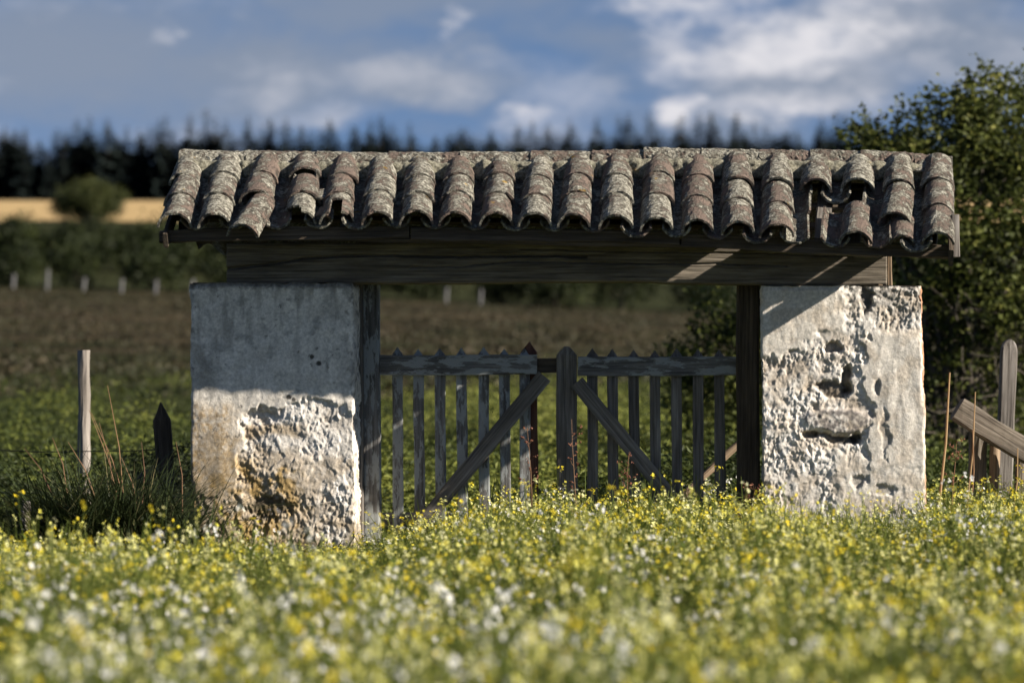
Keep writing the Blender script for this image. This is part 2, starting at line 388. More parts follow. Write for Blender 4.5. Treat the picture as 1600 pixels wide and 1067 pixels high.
_bs = [0]
def beam(name, A, B, w, t, mat, parent=None, nrm=(0, -1, 0), **kw):
    _bs[0] += 1
    me = beam_mesh(name, (Vector(B) - Vector(A)).length, w, t, mat, seed=_bs[0], **kw)
    return link(name, me, parent, frame(A, B, nrm))
def tube_np(pts, radii, sides=5):
    pts = np.asarray(pts, float); n = len(pts); d = np.gradient(pts, axis=0); d /= np.linalg.norm(d, axis=1)[:, None] + 1e-9
    ref = np.array([0.31, 0.77, 0.2]); a = np.cross(d, ref); a /= np.linalg.norm(a, axis=1)[:, None] + 1e-9; b = np.cross(d, a)
    th = np.linspace(0, 2 * math.pi, sides, endpoint=False); r = np.broadcast_to(np.asarray(radii, float), (n,))
    V = pts[:, None] + (a[:, None] * np.cos(th)[None, :, None] + b[:, None] * np.sin(th)[None, :, None]) * r[:, None, None]
    return V.reshape(-1, 3), ring_faces(n, sides)
class Acc:
    """collects quads of one object"""
    def __init__(s): s.V = []; s.F = []; s.M = []; s.T = []; s.n = 0
    def add(s, V, F, mi=0, tint=0.5):
        V = np.asarray(V, float).reshape(-1, 3); F = np.asarray(F, int)
        s.V.append(V); s.F.append(F + s.n); s.M.append(np.full(len(F), mi)); s.T.append(np.broadcast_to(np.asarray(tint, float), (len(V),))); s.n += len(V)
    def arrays(s): return np.concatenate(s.V), np.concatenate(s.F), np.concatenate(s.M), np.concatenate(s.T)
    def mesh(s, name, mats, smooth=False):
        V, F, M, Tn = s.arrays(); return mesh_np(name, V, F, mats, M, Tn, smooth=smooth)

# ------------------------------------------------------------------ the gateway
GM = T((GX, GD, 0)) @ Matrix.Rotation(YAW, 4, 'Z')
gate = thing('gateway', 'old farm gateway with white plastered pillars, timber lintel and lichened tile roof', 'gateway', GM)
V_FRONT = -0.33

def pillar(name, label, px_tl, px_tr, px_bl, px_br, py_top, kind):
    tl, tr = gl(px_tl, py_top, V_FRONT), gl(px_tr, py_top, V_FRONT)
    bl, br = gl(px_bl, 850, V_FRONT), gl(px_br, 850, V_FRONT)
    ztop = tl.z; zbot = -0.25; H = ztop - zbot
    n = 270
    R = box_ring(1.0, 0.66, 0.018, 180, 46, 8)
    z = np.linspace(ztop, zbot, n); fr = (ztop - z) / (ztop - bl.z)
    left = tl.x + (bl.x - tl.x) * fr; right = tr.x + (br.x - tr.x) * fr
    wid = right - left; mid = (left + right) / 2
    X = mid[:, None] + R[None, :, 0] * wid[:, None]; Yv = np.broadcast_to(V_FRONT + R[None, :, 1], X.shape).copy()
    Z = np.repeat(z[:, None], len(R), 1)
    NX = np.broadcast_to(R[None, :, 2], X.shape); NY = np.broadcast_to(R[None, :, 3], X.shape)
    a = (X - left[:, None]) / wid[:, None]; b = fr[:, None] + 0 * X          # 0..1 across, 0..1 down to the grass
    sd = np.where(R[:, 4] == 1, R[:, 1], np.where(R[:, 4] == 3, -R[:, 1], 0))[None, :]
    U = X + sd; s0 = 0 if kind == 'L' else 31.0
    w1 = fbm(U * 4, Z * 4, s0 + Yv, 4); w2 = fbm(U * 9, Z * 9, s0 + 3 + Yv, 3)
    c3x = fbm(U * 40, Z * 40, s0 + 21 + Yv, 3)
    if kind == 'L':
        edge = b + 0.13 * w1 + 0.08 * w2 + .02 * c3x
        rough = ss(0.455, 0.475, edge) * ss(0.28, 0.30, a + 0.12 * w1 + .06 * w2 + .02 * c3x)
        rough = np.maximum(rough, ss(0.80, 0.83, b + 0.09 * w1 + .03 * w2))
        rough = rough * (1 - ss(.86, .88, a + .02 * w2) * ss(.66, .64, b) * ss(.5, .52, b) * .0)
    else:
        smooth = ss(0.64, 0.66, a + 0.2 * w1 + 0.1 * w2 + .03 * c3x) * ss(0.14, 0.2, b + .1 * w1) * ss(0.73, 0.70, b + 0.06 * w1)
        smooth = np.maximum(smooth, ss(0.2, 0.16, b + 0.1 * w1 + .06 * w2 - 0.2 * (0.4 - a)) * ss(0.52, 0.46, a + .1 * w2))
        smooth = np.maximum(smooth, ss(0.4, .45, a + .1 * w1) * ss(.62, .66, b + .08 * w2) * ss(.92, .88, b + .1 * w1) * .75)
        rough = 1 - smooth
    # chunky rubble relief: pebbly lumps of several sizes with sharp-edged cells
    qx = U + .035 * fbm(U * 8, Z * 8, s0 + 50 + Yv * 8, 3); qz = Z + .035 * fbm(U * 8 + 30, Z * 8, s0 + 60 + Yv * 8, 3)
    c1 = .5 - np.abs(pn(qx * 8, qz * 8, s0 + 1.3 + Yv * 8)); c2 = .4 - np.abs(pn(qx * 19 + 5, qz * 15, s0 + 2.1 + Yv * 17)); c3 = fbm(qx * 30, qz * 27, s0 + Yv * 30, 4, .7)
    slab = np.floor(4.0 * (fbm(qx * 3.2, qz * 4.2, s0 + 9 + Yv * 3, 3) + 0.5)) / 4.0 - 0.5
    calm = .35 + .65 * ss(-.25, .2, fbm(U * 3.1 + 11, Z * 3.1, s0 + 77, 3))
    hr = -0.011 + calm * (0.011 * (c1 - .25) + 0.012 * (c2 - .2) + 0.022 * c3) + 0.018 * slab + 0.012 * w1
    hs = 0.003 * w2 + 0.007 * w1 + 0.0015 * c3 + 0.004 * fbm(U * 14, Z * 5, s0, 2)
    h = hs + (hr - hs) * rough
    white = np.array([.78, .74, .68]); col = np.empty(X.shape + (3,))
    fine = fbm(U * 30, Z * 30, s0 + 5, 4); med = fbm(U * 7, Z * 7, s0 + 15, 4)
    sm = np.array([.61, .575, .52])
    col[:] = sm + (white - sm) * np.clip(0.45 + 1.1 * med + 0.5 * fine, 0, 1)[..., None]
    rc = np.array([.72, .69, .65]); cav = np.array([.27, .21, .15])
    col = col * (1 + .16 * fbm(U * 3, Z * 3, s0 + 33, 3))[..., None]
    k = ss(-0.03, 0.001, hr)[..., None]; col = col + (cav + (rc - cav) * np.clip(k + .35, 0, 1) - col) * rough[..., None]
    def stain_shade(mask, c, amt):  # blends in stain colours, and the dark shade painted into hollows
        nonlocal col
        m_ = np.clip(mask * amt, 0, 1)[..., None]; col = col + (np.array(c) - col) * m_
    front = (NY < -0.2).astype(float)
    if kind == 'L':
        stain_shade(ss(0.33, 0.2, a + 0.1 * w1) * ss(0.42, 0.5, b + .05 * w1) * ss(0.92, 0.75, b), (.41, .30, .17), .95 * np.clip(.7 + 1.4 * fine, 0, 1))
        stain_shade(ss(.55, .85, b + .1 * w1) * ss(.95, .4, a + .1 * w2), (.36, .26, .13), .6 * np.clip(.6 + 1.6 * fine, 0, 1))
        stain_shade(ss(0.62, .72, b + 0.08 * w1) * ss(.85, .6, a + .15 * w2) * ss(-.12, .16, med + .15 * w2 + .12 * fine), (.33, .22, .075), .9)
        stain_shade(ss(.5, .56, b + .06 * w1) * ss(.6, .64, b + .05 * w2 + .1 * (.5 - a)) * ss(.1, -.1, med), (.34, .25, .14), .5)
        stain_shade(ss(.035, .01, np.abs(b - .565 + .03 * w1)) * ss(.3, .36, a) * ss(.8, .6, a), (.27, .19, .09), .7)
        stain_shade(ss(.86, .95, b) * ss(-.05, .2, w1), (.2, .15, .08), .7)
        stain_shade(ss(0.12, 0.0, np.abs(a - .1) + .0) * ss(.1, .3, b) * ss(-.1, .15, w2), (.2, .19, .17), .5)
        stain_shade(ss(-.02, .32, fbm(U * 16, Z * 3.0, 71, 4)) * ss(.6, .0, b), (.3, .28, .25), .65)
        stain_shade(ss(.24, .38, fbm(U * 20, Z * 24, 72, 5, .62)) * ss(-.05, .25, fbm(U * 3, Z * 3, 73, 2) + .1), (.1, .098, .09), .8)
        stain_shade(ss(.05, .3, fbm(U * 9, Z * 9, 75, 5, .65)) * ss(.55, .3, b), (.36, .345, .32), .7)
        stain_shade(ss(.1, .0, np.minimum(a, 1 - a) + .08 * w2) * ss(.0, .3, fbm(U * 18, Z * 18, 76, 4)), (.14, .13, .115), .7)
        stain_shade(ss(.05, .3, fbm(U * 2.5, Z * 2.5, 74, 4)) * ss(.3, .1, a + .2 * w1), (.3, .275, .23), .6)
        stain_shade(ss(.035, .0, b + .02 * fine) , (.07, .065, .06), .8)
        for (A_, B_, r) in ((.745, .285, .016), (.785, .31, .017), (.83, .55, .012), (.6, .44, .014), (.63, .45, .012)):
            d = np.hypot((a - A_) * 1.13, (b - B_) * 1.8) / r + 1.4 * w2; stain_shade(ss(1.3, .8, d) * front, (.05, .048, .045), .95)
        d = np.hypot((a - .5) / .13, (b - .86) / .055) + .5 * w1; m_ = ss(1.15, .6, d + .4 * w2 + .5 * c3) * front; stain_shade(m_, (.07, .058, .04), .85); h = h - .022 * m_
        d = np.hypot((a - .42) / .1, (b - .52) / .03) + .5 * w1; m_ = ss(1.2, .7, d) * front; h = h - .02 * m_
    else:
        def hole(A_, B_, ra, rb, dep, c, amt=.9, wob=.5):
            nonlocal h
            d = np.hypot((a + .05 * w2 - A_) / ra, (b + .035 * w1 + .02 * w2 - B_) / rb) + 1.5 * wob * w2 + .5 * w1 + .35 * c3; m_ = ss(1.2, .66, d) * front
            h = h - dep * m_; stain_shade(m_, c, amt)  # cuts the hollow and paints dark shade into its colour
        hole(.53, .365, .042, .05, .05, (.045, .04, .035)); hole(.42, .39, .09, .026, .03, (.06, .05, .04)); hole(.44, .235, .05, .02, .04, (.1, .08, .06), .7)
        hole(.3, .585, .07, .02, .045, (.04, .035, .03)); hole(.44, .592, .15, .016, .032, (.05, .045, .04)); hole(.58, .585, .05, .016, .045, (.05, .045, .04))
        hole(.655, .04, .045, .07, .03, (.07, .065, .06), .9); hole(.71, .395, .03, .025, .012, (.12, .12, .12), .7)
        hole(.76, .57, .03, .1, .008, (.12, .115, .11), .55, .35); hole(.6, .74, .05, .02, .016, (.16, .145, .13), .5); hole(.74, .79, .08, .025, .014, (.22, .21, .2), .5)  # the tall shallow one is mainly a shadow painted into the colour
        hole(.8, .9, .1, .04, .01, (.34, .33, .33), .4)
        stain_shade(ss(.16, .02, b + .06 * w1) * ss(.5, .6, a), (.13, .125, .12), np.clip(.5 + 1.6 * fine, 0, 1))
        stain_shade(ss(-.1, .25, med), (.42, .34, .25), .5); stain_shade(ss(.1, .3, w1) * ss(.03, .0, np.abs(b - .44)) * ss(.12, .03, np.abs(a - .5)) * front, (.33, .25, .08), .8)
        d = np.hypot((a + .04 * w2 - .46) / .21, (b + .02 * w1 - .52) / .045) + .35 * w2 + .3 * w1; m_ = ss(1.15, .8, d) * front
        h = h * (1 - .6 * m_) + .01 * m_; stain_shade(m_ * ss(-.25, .1, fine + .4 * w2), (.17, .155, .15), .85)
        # worn outer corner: brick body shows along the right edge
        cor = ss(.985, .998, a) * ss(-.25, .15, fbm(U * 2 + 40, Z * 3.5, 8, 3)); stain_shade(cor, (.36, .16, .07), .85)
        h = h - .014 * ss(.975, 1, a) * ss(-.1, .3, w2)
    # worn corners
    er = np.minimum(np.abs(a), np.abs(1 - a)); h = h - 0.012 * ss(.03, 0, er) * ss(-.2, .4, w2) - .012 * ss(.02, 0, b) * (1 + w2)
    h = h + .012 * fbm(U * 1.7, Z * 2.3, s0 + 90 + Yv, 3) * (np.abs(NX) > .3) + .006 * fbm(U * 1.5, Z * 1.5, s0 + 95, 2)
    X = X + NX * h; Yv = Yv + NY * h
    Z = Z + ss(.05, 0, b) * (.022 * fbm(U * 7, Yv * 7, s0, 4) - .01) * (NY < .5)
    V, F = capped(np.stack([X, Yv, Z], -1), ring_faces(n, len(R))[:, ::-1], n, len(R))
    cc = np.concatenate([col.reshape(-1, 3), [[.2, .19, .17]] * 2])
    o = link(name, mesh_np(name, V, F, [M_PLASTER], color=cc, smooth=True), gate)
    if label: o['label'] = label
    return o
pil_l = pillar('pillar', 'whitewashed pillar with grey smooth top and rough ochre-stained foot', 295, 552, 300, 557, 440, 'L')
pil_r = pillar('pillar', 'pillar of rough sunlit plaster with dark holes and a bare stone', 1187, 1443, 1190, 1449, 445, 'R')

def stone(name, parent, c, sx, sy, sz, mat, seed):
    th = np.linspace(0, 2 * math.pi, 22, endpoint=False); ph = np.linspace(-1.5, 1.5, 13)
    d = np.stack([np.cos(ph)[:, None] * np.cos(th)[None], np.cos(ph)[:, None] * np.sin(th)[None], np.repeat(np.sin(ph)[:, None], 22, 1)], -1)
    d = np.sign(d) * np.abs(d) ** .75
    r = 1 + .42 * fbm(d[..., 0] * 1.6 + seed, d[..., 1] * 1.6, d[..., 2] * 1.6, 4)
    V = d * r[..., None] * np.array([sx, sy, sz]) ; n, m = V.shape[:2]
    V, F = capped(V, ring_faces(n, m), n, m)
    return link(name, mesh_np(name, V, F, [mat], smooth=True), parent, T(c))
stone('stone', pil_l, gl(436, 800, -.252), .1, .05, .05, M_STONE, 11.0)

# lintel: a rough hewn beam with long drying cracks
def lintel():
    A, B = gl(354, 412, -.29), gl(1386, 416, -.29); Ln = B.x - A.x; n = 420
    R = box_ring(0.285, 0.42, 0.02, 44, 12, 6)               # x of the ring = height
    t = np.linspace(0, 1, n); u = A.x + t * Ln
    zc = np.interp(t, [0, .15, .5, .85, 1], [A.z - .005, A.z + .0, A.z + .01, B.z + .005, B.z]); hh = np.interp(t, [0, .1, .5, 1], [1.0, .99, .97, .9])
    Uu = np.repeat(u[:, None], len(R), 1); Zz = zc[:, None] + R[None, :, 0] * hh[:, None]; Yy = np.broadcast_to(-.29 + R[None, :, 1], Uu.shape).copy()
    tt = t[:, None] + 0 * Uu; q = np.broadcast_to(R[None, :, 0], Uu.shape) / .285      # -.5..+.5 bottom to top
    h = .012 * fbm(Uu * 1.5, q * 4, 2.0, 3) + .004 * fbm(Uu * 3, q * 40, 5, 3)
    for pts, wdt, dep in (([(-.01, -.12), (.06, -.02), (.12, .12), (.2, .18), (.35, .14), (.55, .13)], .022, .05),
                          ([(.28, -.12), (.36, -.1), (.44, .0), (.6, -.03), (.75, .02), (.85, -.02)], .014, .03),
                          ([(.45, .3), (.6, .26), (.8, .3), (.95, .24)], .012, .025)):
        pts = np.array(pts); yc = np.interp(tt, pts[:, 0], pts[:, 1], left=9, right=9) + .03 * fbm(tt * 30, 3.3, 1.0, 3)
        h = h - dep * np.exp(-((q - yc) / wdt) ** 2) * (R[None, :, 3] < -.5)
    Yy = Yy + R[None, :, 3] * h; Zz = Zz + R[None, :, 2] * (h + .012 * fbm(Uu * 2.2, 4.0, q, 3))
    V, F = capped(np.stack([Uu, Yy, Zz], -1), ring_faces(n, len(R)), n, len(R))
    return link('lintel', mesh_np('lintel', V, F, [M_BEAM], smooth=True), gate)
lintel()
# eave boards carrying the tile feet, following the sag of the eave
EV_PX = [245, 272, 600, 900, 1100, 1300, 1465, 1495]; EV_PY = [359, 358, 353, 358, 366, 379, 385, 386]
for (a, b) in ((250, 640), (643, 1062), (1065, 1490)):
    ya, yb = np.interp(a, EV_PX, EV_PY) + 12, np.interp(b, EV_PX, EV_PY) + 8
    beam('eave_board', gl(a, ya, -.83), gl(b, yb, -.83), .085, .06, M_DARK, gate, seg=14, jit=.006)
# jambs
beam('jamb', gl(561, 900, .07), gl(560, 436, .07), .07, .14, M_WOOD, gate, seg=12, jit=.004)
beam('jamb', gl(1169, 900, .07), gl(1169, 438, .07), .155, .14, M_DARK, gate, seg=12, jit=.005)
beam('prop_stick', gl(1375, 446, -.27), gl(1374, 388, -.27), .028, .03, M_LOG, gate, seg=5, jit=.004)
beam('prop_stick', gl(1391, 446, -.25), gl(1390, 388, -.25), .03, .03, M_LOG, gate, seg=5, jit=.004)

# ------------------------------------------------------------------ roof of the gateway
roof = link('roof', None, gate); roof['label'] = 'sagging roof of lichen-crusted barrel tiles with a few missing'
VE, VR = -0.95, -0.05
BOT = [272, 335, 393, 470, 527, 590, 651, 711, 775, 836, 899, 961, 1026, 1089, 1154, 1214, 1272, 1337, 1402, 1464]
TOP = [299, 356, 416, 479, 538, 598, 657, 719, 782, 845, 906, 967, 1031, 1092, 1152, 1215, 1276, 1341, 1405, 1466]
def foot(px_b, px_t, s):
    e = gl(px_b, np.interp(px_b, EV_PX, EV_PY), VE); r = gl(px_t, 264 + 3 * math.sin(px_t * .011), VR)
    return e.lerp(r, s)
def tile_mesh(Ln, r0, r1, arc, th, convex, seed, keep=None, nu=20, nv=14, amp=1.0):
    th_ = np.linspace(-arc, arc, nu + 1)[None, :]; y = np.linspace(0, Ln, nv + 1)[:, None]; r = r0 + (r1 - r0) * y / Ln
    s = seed * 5.31
    warp = 1 + .05 * pn(y * 3 + s, th_ * .8, 1.7)
    crust = .005 * fbm(th_ * r * 45 + s, y * 45, seed, 3) + .005 * np.clip(fbm(th_ * r * 16 + s, y * 16, seed + 4, 3), -.2, 1)
    crust = crust * amp
    def surf(rr, extra):
        q = rr * warp + extra
        x = q * np.sin(th_); z = q * np.cos(th_) - r * math.cos(arc) if convex else r - q * np.cos(th_)
        yy = y + (.008 * pn(th_ * 2.2 + s, s, .4) * (1 - y / Ln)) + 0 * x
        return np.stack([x, yy, z + 0 * x], -1)
    if convex: out, inn = surf(r, crust), surf(r - th, 0 * crust)
    else: out, inn = surf(r - th, -crust), surf(r, 0 * crust)
    n, m = nv + 1, nu + 1; V = np.concatenate([out.reshape(-1, 3), inn.reshape(-1, 3)]); off = n * m
    cells = {(j, i) for j in range(nv) for i in range(nu) if keep is None or keep((i + .5) / nu, (j + .5) / nv)}
    F = []
    for (j, i) in cells:
        a, b, c, d = j * m + i, j * m + i + 1, (j + 1) * m + i + 1, (j + 1) * m + i
        F.append((a, b, c, d) if convex else (d, c, b, a)); F.append((d + off, c + off, b + off, a + off) if convex else (a + off, b + off, c + off, d + off))
        for (dj, di, p, q) in ((-1, 0, a, b), (0, 1, b, c), (1, 0, c, d), (0, -1, d, a)):
            if (j + dj, i + di) not in cells: F.append((p, p + off, q + off, q) if convex else (q, q + off, p + off, p))
    return mesh_np('roof_tile', V, np.array(F), [M_TILE], smooth=False)
def put_tile(A, B, r0, r1, arc, convex, seed, keep=None, lift=0.0, name='roof_tile', th=.015):
    d = (B - A); Ln = d.length; y = d.normalized(); x = Vector((1, 0, 0)); x = (x - y * x.dot(y)).normalized(); z = x.cross(y)
    M = Matrix((x, y, z)).transposed().to_4x4(); M.translation = A + z * lift
    M = M @ Matrix.Rotation(random.uniform(-.05, .05), 4, 'Y') @ Matrix.Rotation(random.uniform(-.02, .02), 4, 'Z')
    return link(name, tile_mesh(Ln, r0, r1, arc, th, convex, seed, keep), roof, M)
ARC = math.radians(84)
STEP = [0, .35, .68, 1.0]
k = 0
for c in range(20):
    for j in range(3):
        k += 1
        s0 = STEP[j] + random.uniform(-.025, .025) * (j > 0); s1 = STEP[j + 1] + .10
        pb, pt = BOT[c] + random.uniform(-2, 2), TOP[c] + random.uniform(-2, 2)
        A, B = foot(pb, pt, s0 - .01), foot(pb, pt, min(s1, 1.03)); keep = None; r0, r1 = random.uniform(.108, .118), random.uniform(.09, .097)
        lift = .016
        if c == 16 and j < 2: continue                     # fallen cover tiles
        if c == 17 and j == 1: continue
        if c == 18 and j == 1: A = foot(pb - 8, pt, .2); B = foot(pb + 4, pt, .62); lift = .03
        if c == 18 and j == 0: A = foot(pb + 8, pt, .02); B = foot(pb + 6, pt, .3); r0 = .085; lift = -.01
        if c == 17 and j == 0: B = foot(pb, pt, .42); lift = .0
        if c in (14, 15) and j == 2: A = foot(pb, pt, .62); lift = .035
        if c in (16, 17, 18) and j == 2: A = foot(pb, pt, .64); lift = .03
        if c == 2 and j == 0: A = foot(pb - 8, pt, -.17); B = foot(pb + 14, pt, .36); lift = .012
        if c == 3 and j == 0: keep = lambda u, v: v > .32 - .5 * (u - .35) or (u > .55 and v > .1)
        if c == 3 and j == 1: keep = lambda u, v: v < .72 or abs(u - .5) > .28
        if c == 3 and j == 2: A = foot(pb, pt, .73)
        if c == 4 and j == 0: keep = lambda u, v: not (abs(u - .48) < .14 and v < .5) and not (u > .75 and v < .12)
        if c == 8 and j == 2: keep = lambda u, v: not (abs(u - .36) < .05 and .28 < v < .5)
        put_tile(A, B, r0, r1, ARC, True, k, keep, lift)
for c in range(19):
    pb, pt = (BOT[c] + BOT[c + 1]) / 2, (TOP[c] + TOP[c + 1]) / 2
    for j in range(3):
        k += 1
        if c == 16 and j == 1: continue                    # the hole
        if c == 15 and j == 0: keep = lambda u, v: u < .9
        else: keep = None
        s0 = STEP[j] + random.uniform(-.02, .02) + (.045 if (j == 0 and c < 11) else 0); s1 = STEP[j + 1] + .09
        if j == 0 and c in (2, 3): s0 = .05
        if c in (13, 14, 15, 16) and j == 2: s0 = .6
        A, B = foot(pb, pt, s0), foot(pb, pt, min(s1, 1.02))
        put_tile(A, B, random.uniform(.1, .108), .09, math.radians(74), False, k, keep, -.052 + .012)
# broken shards lying on the slope
for (px, s, sd) in ((497, .33, 3), (1432, .86, 5), (505, .05, 8)):
    A, B = foot(px, px + 6, s), foot(px + 8, px + 12, s + .14)
    put_tile(A, B, .1, .1, math.radians(34), True, 200 + sd, lambda u, v: u + v < 1.5, .05, 'tile_shard')
# laths and rafters under the tiles
for s in (.12, .38, .64, .9):
    a, b = foot(262, 290, s), foot(1476, 1474, s); nrm = Vector((0, -.45, .9))
    beam('lath', a - nrm * .085, b - nrm * .085, .07, .03, M_DARK, roof, nrm=nrm, seg=12, jit=.004)
for px in (285, 412, 540, 668, 796, 925, 1053, 1180, 1283, 1330, 1450):
    A, B = foot(px, px + 8, .17), foot(px, px + 8, .98); nrm = Vector((0, -.45, .9))
    dd = .095 if px == 1283 else .14
    beam('rafter', A - nrm * dd, B - nrm * dd, .1, .06, M_WOOD, roof, nrm=nrm, seg=6, jit=.004)
beam('verge_board', gl(1493, 402, -.80), gl(1492, 336, -.76), .05, .04, M_WOOD, roof, seg=5, jit=.004)
a, b = foot(1486, 1482, .02), foot(1486, 1482, 1.0)
beam('barge_board', a - Vector((0, 0, .085)), b - Vector((0, 0, .1)), .03, .12, M_DARK, roof, nrm=Vector((0, -.45, .9)), seg=6, jit=.005)
a, b = foot(258, 288, .02), foot(258, 288, 1.0)
beam('barge_board', a - Vector((0, 0, .085)), b - Vector((0, 0, .1)), .03, .1, M_DARK, roof, nrm=Vector((0, -.45, .9)), seg=6, jit=.005)
# ridge
RX = [283, 600, 900, 1050, 1200, 1350, 1480]; RY = [234, 238, 236, 231, 234, 235, 242]
rj = [283, 392, 500, 612, 724, 835, 930, 1010, 1100, 1191, 1270, 1348, 1432, 1481]
for i in range(len(rj) - 1):
    a = gl(rj[i] - (4 if i else 0), np.interp(rj[i], RX, RY), 0); b = gl(rj[i + 1] + 6, np.interp(rj[i + 1], RX, RY), 0)
    r0 = .1 + random.uniform(-.004, .006); lift = .006 * (i % 2) + random.uniform(-.004, .006)
    a.z -= r0 * 1.0 - lift; b.z -= r0 * 1.0 - lift * .3
    x = (b - a).normalized(); z = Vector((0, 0, 1)); z = (z - x * z.dot(x)).normalized(); yv = z.cross(x)
    M = Matrix((-yv, x, z)).transposed().to_4x4(); M.translation = a
    kp = None
    link('ridge_tile', tile_mesh((b - a).length, r0 + .004, r0 - .004, math.radians(88), .016, True, 300 + i, None, 22, 26, 2.4), roof, M)
def mortar():
    n = 420; t = np.linspace(0, 1, n); A = gl(284, 0, 0).x; B = gl(1482, 0, 0).x; u = A + (B - A) * t
    top = np.array([gl(283 + (1481 - 283) * q, np.interp(283 + (1481 - 283) * q, RX, RY), 0).z for q in t])
    R = box_ring(.13, .34, .03, 14, 10, 4)
    Uu = np.repeat(u[:, None], len(R), 1); Yy = np.broadcast_to(R[None, :, 1] - .17, Uu.shape).copy(); Zz = top[:, None] - .145 + R[None, :, 0]
    h = .02 * fbm(Uu * 9, Yy * 9, Zz * 9, 3) + .014 * fbm(Uu * 26, Yy * 26, Zz * 26, 3) + .02 * pn(Uu * 3.7 * 3.66, 0, 0)
    Yy = Yy + R[None, :, 3] * h; Zz = Zz + R[None, :, 2] * h
    V, F = capped(np.stack([Uu, Yy, Zz], -1), ring_faces(n, len(R)), n, len(R))
    link('ridge_mortar', mesh_np('ridge_mortar', V, F, [M_CRUST], smooth=True), roof)
mortar()
def rear():
    A = gl(270, 0, 0).x; B = gl(1475, 0, 0).x; n = 500; u = np.linspace(A, B, n); v = np.linspace(.06, .95, 10)
    zt = 2.6 - .5 * v
    w = .045 * np.sin((u - A) / .2735 * 2 * math.pi)
    up = np.stack([np.repeat(u[:, None], 10, 1), np.repeat(v[None], n, 0), zt[None] + w[:, None]], -1); dn = up - np.array([0, 0, .02])
    V = np.concatenate([up.reshape(-1, 3), dn.reshape(-1, 3)]); i = (np.arange(n - 1)[:, None] * 10 + np.arange(9)[None]).ravel()
    F = np.stack([i, i + 10, i + 11, i + 1], 1); F = np.concatenate([F, F[:, ::-1] + n * 10])
    link('rear_tiling', mesh_np('rear_tiling', V, F, [M_TILE], smooth=True), roof)
rear()

# ------------------------------------------------------------------ the picket gates
def gate_leaf(label, base_px):
    return thing('picket_gate', label, 'gate', GM @ T(gl(base_px, 880, 0)))
def child_beam(root, off, name, A, B, w, t, mat, **kw):
    return beam(name, Vector(A) - off, Vector(B) - off, w, t, mat, root, **kw)
def px2m(p): return p / FPX * GD
gL = gate_leaf('left-hinged picket gate in flaking blue-grey paint with rising diagonal brace', 590); oL = gl(590, 880, 0)
child_beam(gL, oL, 'stile', gl(582, 880, 0.100), gl(580, 441, 0.100), px2m(27), .07, M_PAINT, seg=12, jit=.003)
child_beam(gL, oL, 'top_rail', gl(594, 570, 0.090), gl(839, 570, 0.090), px2m(31), .03, M_PAINT, seg=10, jit=.003)
for i, x in enumerate((621, 655, 688, 722, 756, 789, 820)):
    child_beam(gL, oL, 'picket', gl(x + 1, 852 + (i % 3) * 6, 0.130), gl(x - 1, 542 + (i * 7 % 4), 0.130), px2m(16.5), .022, M_PAINT, seg=8, jit=.003, tip=.05)
c = child_beam(gL, oL, 'stile', gl(829, 840, 0.160), gl(827, 534, 0.160), px2m(25), .04, M_RED, seg=8, jit=.004, tip=.07)
c['label'] = 'red-brown end board with pointed top'
child_beam(gL, oL, 'brace', gl(655, 824, 0.065), gl(851, 588, 0.065), px2m(24), .025, M_WOOD, seg=10, jit=.003)
child_beam(gL, oL, 'bottom_rail', gl(594, 812, 0.160), gl(839, 812, 0.160), px2m(24), .025, M_WOOD, seg=8, jit=.003)
child_beam(gL, oL, 'latch_bar', gl(836, 571, 0.135), gl(880, 571, 0.135), px2m(22), .03, M_DARK, seg=4, jit=.003)
gR = gate_leaf('right-hinged picket gate of bare grey wood with broad pointed meeting post', 1150); oR = gl(1150, 880, 0)
child_beam(gR, oR, 'meeting_post', gl(887, 890, 0.110), gl(885, 541, 0.110), px2m(32), .05, M_WOOD, seg=10, jit=.003, tip=.06, tip_shape='gable')
child_beam(gR, oR, 'top_rail', gl(903, 572, 0.090), gl(1150, 572, 0.090), px2m(30), .03, M_PAINT, seg=10, jit=.003)
for i, x in enumerate((925, 957, 990, 1023, 1057, 1090, 1124)):
    child_beam(gR, oR, 'picket', gl(x + 2, 848 + (i % 3) * 6, 0.130), gl(x, 544 + (i * 5 % 4), 0.130), px2m(16.5), .022, M_WOOD, seg=8, jit=.003, tip=.05)
child_beam(gR, oR, 'brace', gl(901, 597, 0.065), gl(1053, 784, 0.065), px2m(23), .025, M_WOOD, seg=10, jit=.003)
child_beam(gR, oR, 'bottom_rail', gl(903, 812, 0.160), gl(1150, 812, 0.160), px2m(24), .025, M_WOOD, seg=8, jit=.003)
o = beam('leaning_pole', gworld(gl(1030, 812, 1.05)), gworld(gl(1175, 672, 1.15)), .055, .05, M_LOG, None, seg=8, jit=.005, rnd=True)
tag(o, 'pale sunlit pole leaning behind the right picket gate', 'pole')

# ------------------------------------------------------------------ fence remains left and right
def wpost(name, label, a, b, Y, wpx, mat, cat='post', **kw):
    A, B = P(a[0], a[1], Y), P(b[0], b[1], Y); w = wpx / FPX * Y
    t_ = kw.pop('t', w); o = beam(name, A, B, w, t_, mat, None, **kw); return tag(o, label, cat)
wpost('fence_post', 'pale round fence post rising behind the grass tussock', (134, 850), (130, 547), 24.6, 21, M_POST, rnd=True, seg=14, jit=.006, taper=.92)
wpost('fence_stake', 'dark flat stake with sharply pointed top beside the white pillar', (268, 860), (250, 628), 22.0, 27, M_DARK, 'stake', t=.05, tip=.13, seg=8)
wpost('post_stump', 'short grey post stump low in the yellow flowers', (36, 870), (44, 783), 21.6, 17, M_POST, 'stump', rnd=True, seg=6, jit=.006)
wpost('fallen_log', 'stub of a dark log lying across the grass tussock', (205, 760), (246, 733), 21.5, 18, M_DARK, 'log', rnd=True, seg=5, jit=.004)
